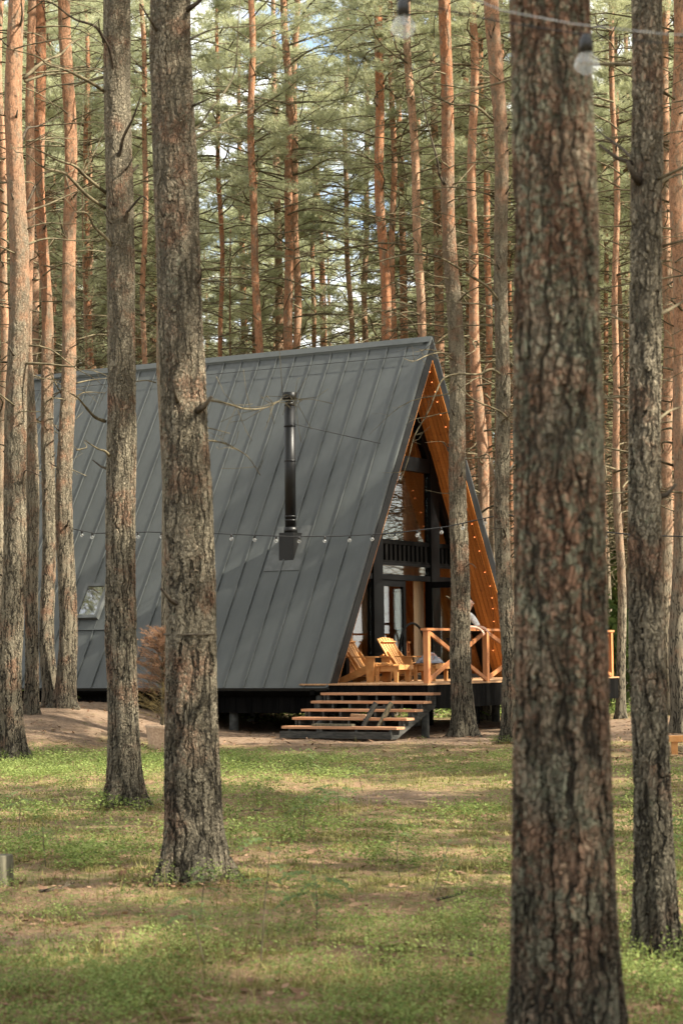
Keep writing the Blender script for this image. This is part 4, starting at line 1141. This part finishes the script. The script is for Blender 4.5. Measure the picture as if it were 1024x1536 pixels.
b([(950, 262), (945, 240), (930, 225), (915, 212), (900, 200), (882, 186)], .012, 'snag', .5, 1)
b([(952, 486), (930, 482), (912, 476), (890, 470)], .009, 'twig', .3, 0)
b([(985, 472), (1000, 462), (1024, 452), (1040, 440)], .012, 'twig', .4, 1)
b([(985, 275), (1005, 265), (1035, 255)], .010, 'twig', .3, 1)
b([(988, 628), (1004, 618), (1022, 606)], .009, 'twig', .3, 0)
b([(948, 612), (930, 605), (905, 598)], .008, 'twig', .5, 0)
b([(958, 945), (965, 930), (968, 915)], .012, 'snag', -.2, 0)

# --- trees one can point at behind the cabin
spec = [
 (55, [(388, 1065, 13), (386, 520, 11.5), (381, 300, 11), (377, 100, 10), (374, 0, 9)], 'slim orange pine behind the roof just beside the flue', 13.5),
 (57, [(441, 1062, 16), (436, 520, 14), (433, 330, 13.5), (431, 150, 12), (428, 0, 10)], 'double looking orange pine rising straight behind the flue', 14.5),
 (61, [(449, 1058, 12), (444, 520, 11), (442, 330, 10.5), (444, 0, 8)], 'darker pine pressed close behind the orange pine over the flue', 16),
 (52, [(584, 1070, 18), (578, 500, 15), (573, 300, 14), (568, 100, 13), (566, 0, 12)], 'upright pale orange pine above the ridge near the gable peak', 16),
 (56, [(596, 1064, 12), (591, 500, 10), (588, 300, 9), (585, 0, 8)], 'thin sunlit pine hugging the pale orange pine near the peak', 15.5),
 (50, [(642, 1074, 15), (632, 500, 13), (623, 330, 12.5), (616, 150, 12), (612, 0, 11)], 'red barked pine leaning behind the very tip of the gable', 16),
 (74, [(474, 1040, 8), (472, 500, 7), (470, 330, 6.5), (468, 0, 5)], 'pencil thin pine in the gap above the middle of the ridge', 16),
 (80, [(486, 1040, 8), (483, 500, 7), (479, 330, 6.5), (474, 0, 5)], 'reddish thin pine next to the pencil thin one above the ridge', 16),
 (66, [(528, 1048, 9), (525, 500, 8), (521, 380, 7.5), (518, 0, 6)], 'thin pine standing alone against white sky above the ridge', 15),
 (70, [(552, 1045, 10), (549, 500, 9), (549, 330, 8), (548, 0, 6)], 'shaded brown pine between two bright trunks above the ridge', 15.5),
 (47, [(727, 1080, 19), (721, 750, 17), (713, 500, 15), (709, 250, 13), (706, 0, 12)], 'pink orange pine behind the gable between the leaning and the dark pine', 15.5),
 (53, [(741, 1070, 12), (737, 700, 11), (730, 450, 10), (722, 0, 8)], 'thin pine peeping out behind the dark slender pine', 15),
 (49, [(1003, 1085, 20), (1001, 900, 19), (999, 500, 17), (998, 200, 16), (997, 0, 15)], 'tall orange pine seen just past the slim grey trunk', 16),
 (39, [(1020, 1100, 25), (1019, 900, 24), (1018, 500, 22), (1017, 0, 19)], 'heavy red brown pine at the edge beside the low bench', 15.5),
 (47, [(931, 1076, 14), (928, 900, 13), (925, 600, 10), (921, 300, 9), (917, 0, 8)], 'grey footed pine behind the end post of the terrace', 15),
 (57, [(938, 1043, 8), (935, 900, 7), (931, 600, 6.5), (925, 300, 6), (921, 0, 5)], 'pale thin pine with dead stubs beyond the terrace end', 15),
 (63, [(946, 1045, 10), (944, 900, 9), (942, 600, 8), (940, 200, 7), (939, 0, 6)], 'shaded pine between the terrace end and the slim grey trunk', 15),
 (66, [(906, 1045, 8), (905, 900, 7.5), (906, 600, 7), (908, 300, 7), (908, 0, 6)], 'orange pine just clear of the thick scaly trunk', 15),
 (60, [(136, 1050, 9), (134, 500, 8), (131, 300, 7.5), (128, 0, 6)], 'thin pine in the gap between the pinkish pine and the straight grey pine', 15),
 (56, [(220, 1055, 9), (218, 500, 8), (217, 300, 8), (214, 0, 7)], 'thin pine in the gap beside the broad grooved pine', 15),
 (58, [(334, 1058, 8), (331, 500, 7), (329, 300, 7), (327, 0, 5)], 'faint pine above the roof next to the broad grooved pine', 15),
 (44, [(4, 1075, 15), (4, 800, 14), (4, 400, 12), (3, 0, 11)], 'orange pine cut off by the picture edge', 15.5),
]
for i, (D, ctrl, lab, cz) in enumerate(spec):
    tree_from_px(lab, D, ctrl, 20+2.5*random.random()+(D-45)*.03, cz, 'bark', 24, None, 40+i, 4.0+2*random.random(), limbs=60, limb_z=(4.5, cz+3), limb_L=(1.2, 4.0), limb_r=.022, lumps=.04)

# --- the wood behind: a few kinds of pine, each copied
def make_kind(seed, h, r0, crown_z, low, nl=68):
    root = empty('pine_tree', (0, 0, -50), 0, '', 'pine tree')
    rg = random.Random(seed)
    zc = np.linspace(-.4, h, 24); lean = rg.gauss(0, .012); k1 = rg.random()*6
    X = lean*np.maximum(zc, 0)+.07*np.sin(zc*.35+k1); X -= np.interp(0, zc, X); Y = .07*np.sin(zc*.3+k1*2); Y -= np.interp(0, zc, Y)
    RR = r0*(1-.72*np.clip(zc/h, 0, 1)**1.1)
    V, Fq = trunk_arrays(zc, X, Y, RR, np.concatenate([np.linspace(-.4, .8, 7)[:-1], np.linspace(.8, h, 40)]), 14, seed, .05)
    mb = MB()
    for k in range(nl):
        z = 4+(crown_z+1.5-4)*(k+rg.random())/nl; a = rg.random()*6.28; c = Vector((float(np.interp(z, zc, X)), float(np.interp(z, zc, Y)), z))
        for pts, rd in limb(rg, c, a, 1.2+2.8*rg.random(), .020*(.8+.6*rg.random()), .12+.35*rg.random(), .25+.3*rg.random(), 6, 2): mb.tube(pts, [max(q, .006) for q in rd], 4, False)
    wv = np.array([tuple(q) for q in mb.v]); wf = np.array(mb.f, dtype=np.int32)
    me = np_mesh('trunk', np.concatenate([V, wv]), np.concatenate([Fq, wf+len(V)]), [M['bark'], M['twig']], True, np.concatenate([np.zeros(len(Fq), int), np.ones(len(wf), int)]))
    t = link('trunk', me, root); t.color = (.22, 0, 0, 1)
    add_crown(root, crown_z, (h+.5-crown_z)/10.5, rg.random()*6, float(np.interp(crown_z, zc, X)), float(np.interp(crown_z, zc, Y)), low, seed)
    return root
KIND = [make_kind(201, 20.5, .15, 12.2, False), make_kind(202, 22.5, .17, 12.8, False), make_kind(203, 18.5, .12, 10.2, False), make_kind(204, 24, .19, 14.0, False),
        make_kind(205, 21, .15, 12.6, True, 22), make_kind(206, 23.5, .17, 14.0, True, 22), make_kind(207, 18, .13, 10.5, True, 22)]
KIND += [make_kind(208, 17, .085, 10.8, True, 40), make_kind(209, 15.5, .075, 9.8, True, 40)]
for kk in KIND[-2:]:
    for c in kk.children:
        if c.name.startswith('crown'): c.scale = (.42, .42, .50)
used = set()
placed = [(T['b'].x, T['b'].y) for T in (T1, T2, T3, T4, T5a, T5b, T6c, T6d, T7, T8, T10)] + [(at(c[0][0], 1000, D).x, D) for D, c, l, z in spec]
def put(k, x, y, label, group):
    o = KIND[k] if k not in used else copy_tree(KIND[k])
    used.add(k)
    o.location = (x, y, gzf(x, y)); s = .86+.30*random.random(); o.scale = (s, s, s); o.rotation_euler = (0, 0, random.random()*6.28)
    for c in o.children:
        if c.name.startswith('trunk'): c.color = ((3.0+3.0*random.random())/20, 0, 0, 1)
    tag(o, label, 'pine tree', group); placed.append((x, y)); return o
def free(x, y, d): return all((x-a)**2+(y-b_)**2 > d*d for a, b_ in placed)
def in_cabin(x, y):
    q = Vector((x, y, 0))-HO; a, b_ = q.dot(EX), q.dot(EY); return -13.5 < a < 4.5 and -6.5 < b_ < 7
WOOD = []; n = 0; tries = 0
while n < 248 and tries < 40000:
    tries += 1
    y = 50*(165/50)**(random.random()**.85); x = (random.random()*2-1)*(y*.172+1.0)
    if n % 7 == 0: x = (-.165+.085*random.random())*y; y = 52+60*random.random(); x = (-.165+.085*random.random())*y
    if n % 9 == 0: y = 60+90*random.random(); x = (.122+.045*random.random())*y
    px = 512+F_PX*x/y
    if in_cabin(x, y) or not free(x, y, 1.7 if y < 90 else 2.2): continue
    if y < 62 and any(abs(px-c[0][0]) < 9 for D, c, l, z in spec): continue
    k = (random.randrange(4) if y < 95 else 4+random.randrange(3)) if n % 4 else 7+random.randrange(2)
    WOOD.append((put(k, x, y, '', ''), px, y)); n += 1
MARK = [(4, 'cut edge pine'), (24, 'stout edge pine'), (45, 'slimmer edge pine'), (64, 'thin joined pine'), (103, 'pinkish pine'), (131, 'thin gap pine'), (177, 'straight grey pine'), (217, 'second gap pine'), (268, 'wire grooved pine'),
        (330, 'faint pine beside it'), (381, 'slim pine by the flue'), (433, 'pine behind the flue'), (443, 'darker flue pine'), (471, 'pencil thin pine'), (481, 'reddish thin pine'), (522, 'lone thin pine'), (549, 'shaded brown pine'),
        (573, 'pale orange pine'), (588, 'sunlit thin pine'), (620, 'gable tip pine'), (677, 'leaning railing pine'), (712, 'pink orange pine'), (728, 'peeping thin pine'), (748, 'dark slender pine'), (825, 'thick scaly trunk'),
        (907, 'orange clear pine'), (922, 'grey footed pine'), (930, 'pale stubbed pine'), (941, 'shaded terrace pine'), (968, 'slim grey trunk'), (998, 'tall orange pine'), (1018, 'heavy edge pine')]
gaps = {}
for o, px, y in WOOD: gaps.setdefault(sum(1 for m in MARK if m[0] < px), []).append((y, o))
ORD = ['first', 'second', 'third', 'fourth', 'fifth', 'sixth', 'seventh', 'eighth', 'ninth', 'tenth', 'eleventh', 'twelfth', 'thirteenth', 'fourteenth', 'fifteenth', 'sixteenth', 'seventeenth', 'eighteenth', 'nineteenth', 'twentieth', 'last but one', 'last']
for g, lst in gaps.items():
    lst.sort(key=lambda q: q[0])
    where = f'before the {MARK[0][1]}' if g == 0 else (f'past the {MARK[-1][1]}' if g == len(MARK) else f'between the {MARK[g-1][1]} and the {MARK[g][1]}')
    for i, (y, o) in enumerate(lst): tag(o, f'{ORD[min(i, 21)]} pine back {where}', 'pine tree', 'pines of the wood behind the cabin')
placed += [(10.3, 47.6), (16, 52.2), (22.8, 54.6), (31, 61)]
# pines standing out of the frame on the sunny side: they throw the dappled shade
n = 0; tries = 0
while n < 42 and tries < 9000:
    tries += 1
    x = 3+38*random.random()**.9; y = -8+62*random.random()
    if abs(x) < y*.185+1.2 or in_cabin(x, y) or not free(x, y, 2.6): continue
    put(random.randrange(4), x, y, 'tall pine on the sunny side of the clearing', 'pines on the sunny side of the clearing'); n += 1

n = 0; tries = 0
while n < 34 and tries < 9000:
    tries += 1
    y = 46+62*random.random(); x = y*.19+2+62*random.random()
    if in_cabin(x, y) or not free(x, y, 2.4): continue
    put(4+random.randrange(3) if random.random() < .5 else random.randrange(4), x, y, 'tall pine on the sunny side of the clearing', 'pines on the sunny side of the clearing'); n += 1

n = 0; tries = 0
while n < 14 and tries < 9000:
    tries += 1
    y = 31+20*random.random(); x = -(y*.19+2.5+17*random.random())
    if in_cabin(x, y) or not free(x, y, 2.8): continue
    put(random.randrange(4), x, y, 'tall pine on the shaded side of the cabin', 'pines on the shaded side of the cabin'); n += 1
for x, y in ((10.3, 47.6), (16.0, 52.2), (22.8, 54.6), (31.0, 61.0), (13.5, 50.6), (14, 4.5), (18.5, 2.0), (5.5, 3.5), (7.2, 12), (11, 2.5), (6.0, 17), (9.5, 20)):
    put(random.randrange(4), x, y, 'tall pine on the sunny side of the clearing', 'pines on the sunny side of the clearing')

# --- young broadleaf bushes in the far undergrowth
def bush_mesh(seed, h, r, n=1500, leaf=.11):
    nr = np.random.default_rng(seed)
    u = nr.normal(size=(n, 3)); u /= np.linalg.norm(u, axis=1)[:, None]
    lob = .75+.5*noise3(u[:, 0]*2+seed, u[:, 1]*2, u[:, 2]*2, seed)
    C = u*(nr.random(n)**.45*lob)[:, None]*np.array([r, r, h*.5])+np.array([0, 0, h*.55])
    d = nr.normal(size=(n, 3)); d /= np.linalg.norm(d, axis=1)[:, None]; s = np.cross(d, nr.normal(size=(n, 3))); s /= np.linalg.norm(s, axis=1)[:, None]
    l = leaf*(.5+nr.random(n))[:, None]
    V = np.stack([C-d*l, C-s*l*.55, C+d*l, C+s*l*.55], 1).reshape(-1, 3)
    return np_mesh('foliage', V, np.arange(len(V)).reshape(-1, 4), M['shrub'])
BUSH = []
for i in range(3):
    r_ = empty('young_bush', (0, 0, 0), 0, '', 'bush'); link('foliage', bush_mesh(300+i, 1.6+.5*i, .7+.2*i), r_)
    mb = MB(); rg = random.Random(i)
    for k in range(6): mb.tube([(0, 0, -.1), (rg.gauss(0, .12), rg.gauss(0, .12), .6), (rg.gauss(0, .35), rg.gauss(0, .35), 1.3+.3*i)], [.02, .014, .004], 5, False)
    mb.build('stem', M['twig'], r_); BUSH.append(r_)
bused = set()
for k in range(46):
    for _ in range(60):
        y = 52+65*random.random(); x = (random.random()*2-1)*(y*.17+.5)
        if random.random() < .2: x = y*(.115+.06*random.random())
        if not in_cabin(x, y): break
    i = random.randrange(3); o = BUSH[i] if i not in bused else copy_tree(BUSH[i]); bused.add(i)
    s = .6+.6*random.random(); o.location = (x, y, gzf(x, y)-.05); o.scale = (s, s, s); o.rotation_euler = (0, 0, random.random()*6)
    px = 512+F_PX*x/y
    zone = 'past the terrace end' if px > 880 else ('under the raised terrace' if px > 600 else 'in the wood behind the cabin')
    tag(o, f'light green young bush growing {zone}', 'bush', f'young bushes {zone}')

for k in range(16):
    y = 85+75*random.random(); x = y*(.118+.05*random.random()); o = copy_tree(BUSH[random.randrange(3)])
    s = 1.8+1.6*random.random(); o.location = (x, y, gzf(x, y)-.1); o.scale = (s*.8, s*.8, s*1.25); o.rotation_euler = (0, 0, random.random()*6)
    tag(o, 'tall dark bush closing the wood far past the terrace end', 'bush', 'tall bushes far past the terrace end')

# --- seedlings in the clearing
def seedling(px, py, D, h, label, nl=5, seed=0, spread=.12):
    p = base_pt(px, py, D); r_ = empty('rowan_seedling', p, 0, label, 'seedling', 'seedlings in the clearing'); rg = random.Random(900+seed)
    top = Vector((rg.gauss(0, .04), rg.gauss(0, .04), h)); mb = MB(); mb.tube([(0, 0, -.03), top*.5+Vector((rg.gauss(0, .01), 0, 0)), top], [.005, .004, .002], 5); mb.build('stem', M['twig'], r_)
    for k in range(nl):
        V = []; F = []
        z = h*(.55+.45*k/max(1, nl-1)); a = k*2.4+rg.random(); c = Vector((0, 0, z)); c.x, c.y = top.x*z/h, top.y*z/h
        d = Vector((math.cos(a), math.sin(a), .25+.7*rg.random())).normalized(); sd = Vector((-math.sin(a), math.cos(a), 0)); L_ = spread*(.7+.6*rg.random())
        for q in range(11):
            t = .25+.75*(q//2)/5; s = (1 if q % 2 else -1) if q < 10 else 0
            m = c+d*L_*t+Vector((0, 0, -.75*L_*t*t)); e = (sd*s*.9+d*.55).normalized() if s else d
            l = L_*.42*(1-.3*abs(t-.6)); w = e.cross(Vector((0, 0, 1))).normalized()*l*.17
            i = len(V); V += [m, m+e*l*.5+w, m+e*l+Vector((0, 0, -.35*l)), m+e*l*.5-w]; F.append((i, i+1, i+2, i+3))
        link('leaf_spray', np_mesh('leaf_spray', np.array([tuple(q) for q in V]), np.array(F), M['rowan']), r_)
for i, a in enumerate([
    (28, 1262, 17, .42, 'seedling with drooping leaflets near the grey stump', 6, .16), (70, 1300, 15, .36, 'lone seedling between the stump and the broad pine', 5, .11),
    (390, 1450, 10.2, .62, 'tall bare stemmed seedling in the front bilberry patch', 5, .16), (452, 1262, 16.5, .40, 'seedling with feathery leaves beside the mossy hummock', 6, .15),
    (510, 1240, 18, .36, 'bushy seedling on the sunny side of the hummock', 7, .18), (600, 1320, 14, .36, 'thin seedling in the middle of the clearing', 4, .11),
    (645, 1345, 13.2, .34, 'seedling with a dark stem beside fallen twigs', 5, .12), (475, 1395, 11.6, .30, 'spreading seedling with the widest leaves in the front bilberry', 8, .20),
    (1000, 1400, 9.2, .55, 'bright green seedling at the foot of the slim grey trunk', 7, .17), (1030, 1420, 9.0, .7, 'pale green seedling cut by the frame edge', 6, .18),
    (465, 1175, 25, .40, 'small seedling in the bright grass near the steps', 4, .14), (545, 1190, 24, .30, 'low leafy seedling with a brown cone beside it', 5, .14),
    (310, 1450, 10.3, .34, 'short seedling in the shaded corner below the broad pine', 5, .13), (300, 1380, 11.8, .3, 'small seedling close before the foot of the broad pine', 5, .12)]):
    seedling(a[0], a[1], a[2], a[3], a[4], a[5], i, a[6])

# fallen branches
def stick(pxs, D, r, label, seed):
    P = [base_pt(x, y, D) for x, y in pxs]; o0 = P[0].copy(); rg = random.Random(seed)
    pts = [(p-o0)+Vector((0, 0, r+.006+.02*rg.random())) for p in P]; mb = MB(); mb.tube(pts, [r*(1-.6*i/(len(pts)-1)) for i in range(len(pts))], 6)
    for k in range(3):
        i = rg.randrange(len(pts)-1); c = pts[i].lerp(pts[i+1], rg.random()); mb.tube([c, c+Vector((rg.gauss(0, .08), rg.gauss(0, .1), .03))], [r*.5, r*.2], 5)
    o = mb.build('fallen_branch', M['snag'], None, True); o.location = o0; tag(o, label, 'fallen branch', 'fallen branches in the clearing')
stick([(655, 1355), (680, 1352), (705, 1343)], 12.8, .012, 'forked dead branch lying beside the dark stemmed seedling', 1)
stick([(686, 1444), (705, 1443), (730, 1446)], 10.2, .011, 'short dark branch in the grass before the thick trunk', 2)
stick([(376, 1203), (386, 1205), (397, 1206)], 20, .012, 'stub of dead wood sticking out of the mossy hummock', 3)
stick([(60, 1342), (90, 1338), (112, 1332)], 13.3, .012, 'thin dead branch lying near the grey stump', 4)
stick([(930, 1395), (960, 1388), (1000, 1394)], 11, .014, 'curved dead branch lying at the foot of the slim grey trunk', 5)

# ------------------------------------------------------------------ string lights
def bulb_string(name, label, pts, spacing, r, wire_r, cat, mat='cable', first=.5, dz=0.0, group=None):
    o0 = Vector(pts[0]); root = empty(name, o0, 0, label, cat, group)
    P = [Vector(p)-o0 for p in pts]; Q = []
    for i in range(len(P)-1):
        for k in range(12): Q.append(P[i].lerp(P[i+1], k/12))
    Q.append(P[-1])
    MB().tube(Q, wire_r, 5).build('cable', M[mat], root)
    if not spacing: return root
    d = first; acc = 0
    for a, b_ in zip(Q[:-1], Q[1:]):
        l = (b_-a).length
        while d <= acc+l:
            c = a.lerp(b_, (d-acc)/l) if l else a
            s = MB(); s.tube([c+Vector((0, 0, .004)), c-Vector((0, 0, r*.35)), c-Vector((0, 0, r*1.25)), c-Vector((0, 0, r*1.3))], [r*.28, r*.50, r*.55, r*.42], 12)
            s = s.build('lamp_holder', M['socket'], root, True)
            g = MB(); g.tube([c-Vector((0, 0, r*q)) for q in (1.3, 1.6, 2.0, 2.45, 2.85, 3.1, 3.2)], [r*.42, r*.62, r*.92, r*1.0, r*.78, r*.42, r*.05], 14)
            g = g.build('bulb', M['bulb'], s, True)
            f_ = MB(); f_.tube([c-Vector((0, 0, r*1.3)), c-Vector((0, 0, r*2.1))], [r*.12, r*.10], 6); f_.build('filament_stem', M['palecable'], g)
            d += spacing
        acc += l
    return root
seg = lambda pp: [at(*q) for q in pp]
bulb_string('string_light', 'string of clear bulbs sagging across the front of the dark roof', seg([(103, 792, 38), (143, 800, 37), (222, 798, 37), (327, 800.5, 36.5), (364, 802, 36.5), (436, 805, 36), (513, 804, 36), (589, 800, 35.5), (631, 795, 35.2), (671, 790, 35), (711, 781, 34.6), (757, 771, 34.4)]), .45, .036, .010, 'string light', first=.16)
bulb_string('string_light', 'string of clear bulbs running on past the slim grey trunk', seg([(762, 772, 34.3), (830, 790, 33), (905, 798, 32), (960, 803, 31.5), (1060, 806, 31)]), .48, .036, .010, 'string light', first=.3)
bulb_string('string_light', 'blurred string with two clear bulbs hanging close to the camera', seg([(560, -14, 6.25), (612, 0, 6.2), (680, 18, 6.2), (753, 33, 6.2), (888, 54, 6.2), (985, 64, 6.2), (1080, 66, 6.2)]), .575, .039, .0024, 'string light', first=.107)
bulb_string('guy_cable', 'pale thin cable stretched across the top before the thick trunk', seg([(690, -10, 5.9), (753, 16, 5.9), (860, 36, 5.9), (985, 50, 5.9), (1080, 56, 5.9)]), 0, .03, .0019, 'cable', 'palecable')

fl = empty('fairy_light_string', HO, -YAW, 'string of warm fairy lights along the edge of the wood lined gable', 'fairy lights')
rg = random.Random(3); FW = []
B = [(-.06, s, u) for s in (1,) for u in (.66, .9, 1.12, 1.36, 1.66, 1.95, 2.4, 2.9, 3.41, 3.6, 3.95, 4.3, 4.62, 4.97, 5.5, 5.85, 6.15, 6.42, 6.75, 7.1, 7.5)] + [(-.06, -1, u) for u in (.75, 1.35, 2.2, 3.1, 4.0, 5.1, 6.2)]
for s in (1, -1):
    pts = []
    for x, q, u in B:
        if q != s: continue
        x = x-.04-.07*rg.random()-(max(0, u-6.3)*.28 if s > 0 else 0)
        p = Vector(sp(s, u, .275, x)); pts.append(p)
        MB().ball(p, .0095, 8, 6).build('fairy_bulb', M['fairy'], fl, True)
    MB().tube([v+Vector((0, 0, .012)) for v in pts], .004, 4).build('wire', M['cable'], fl)
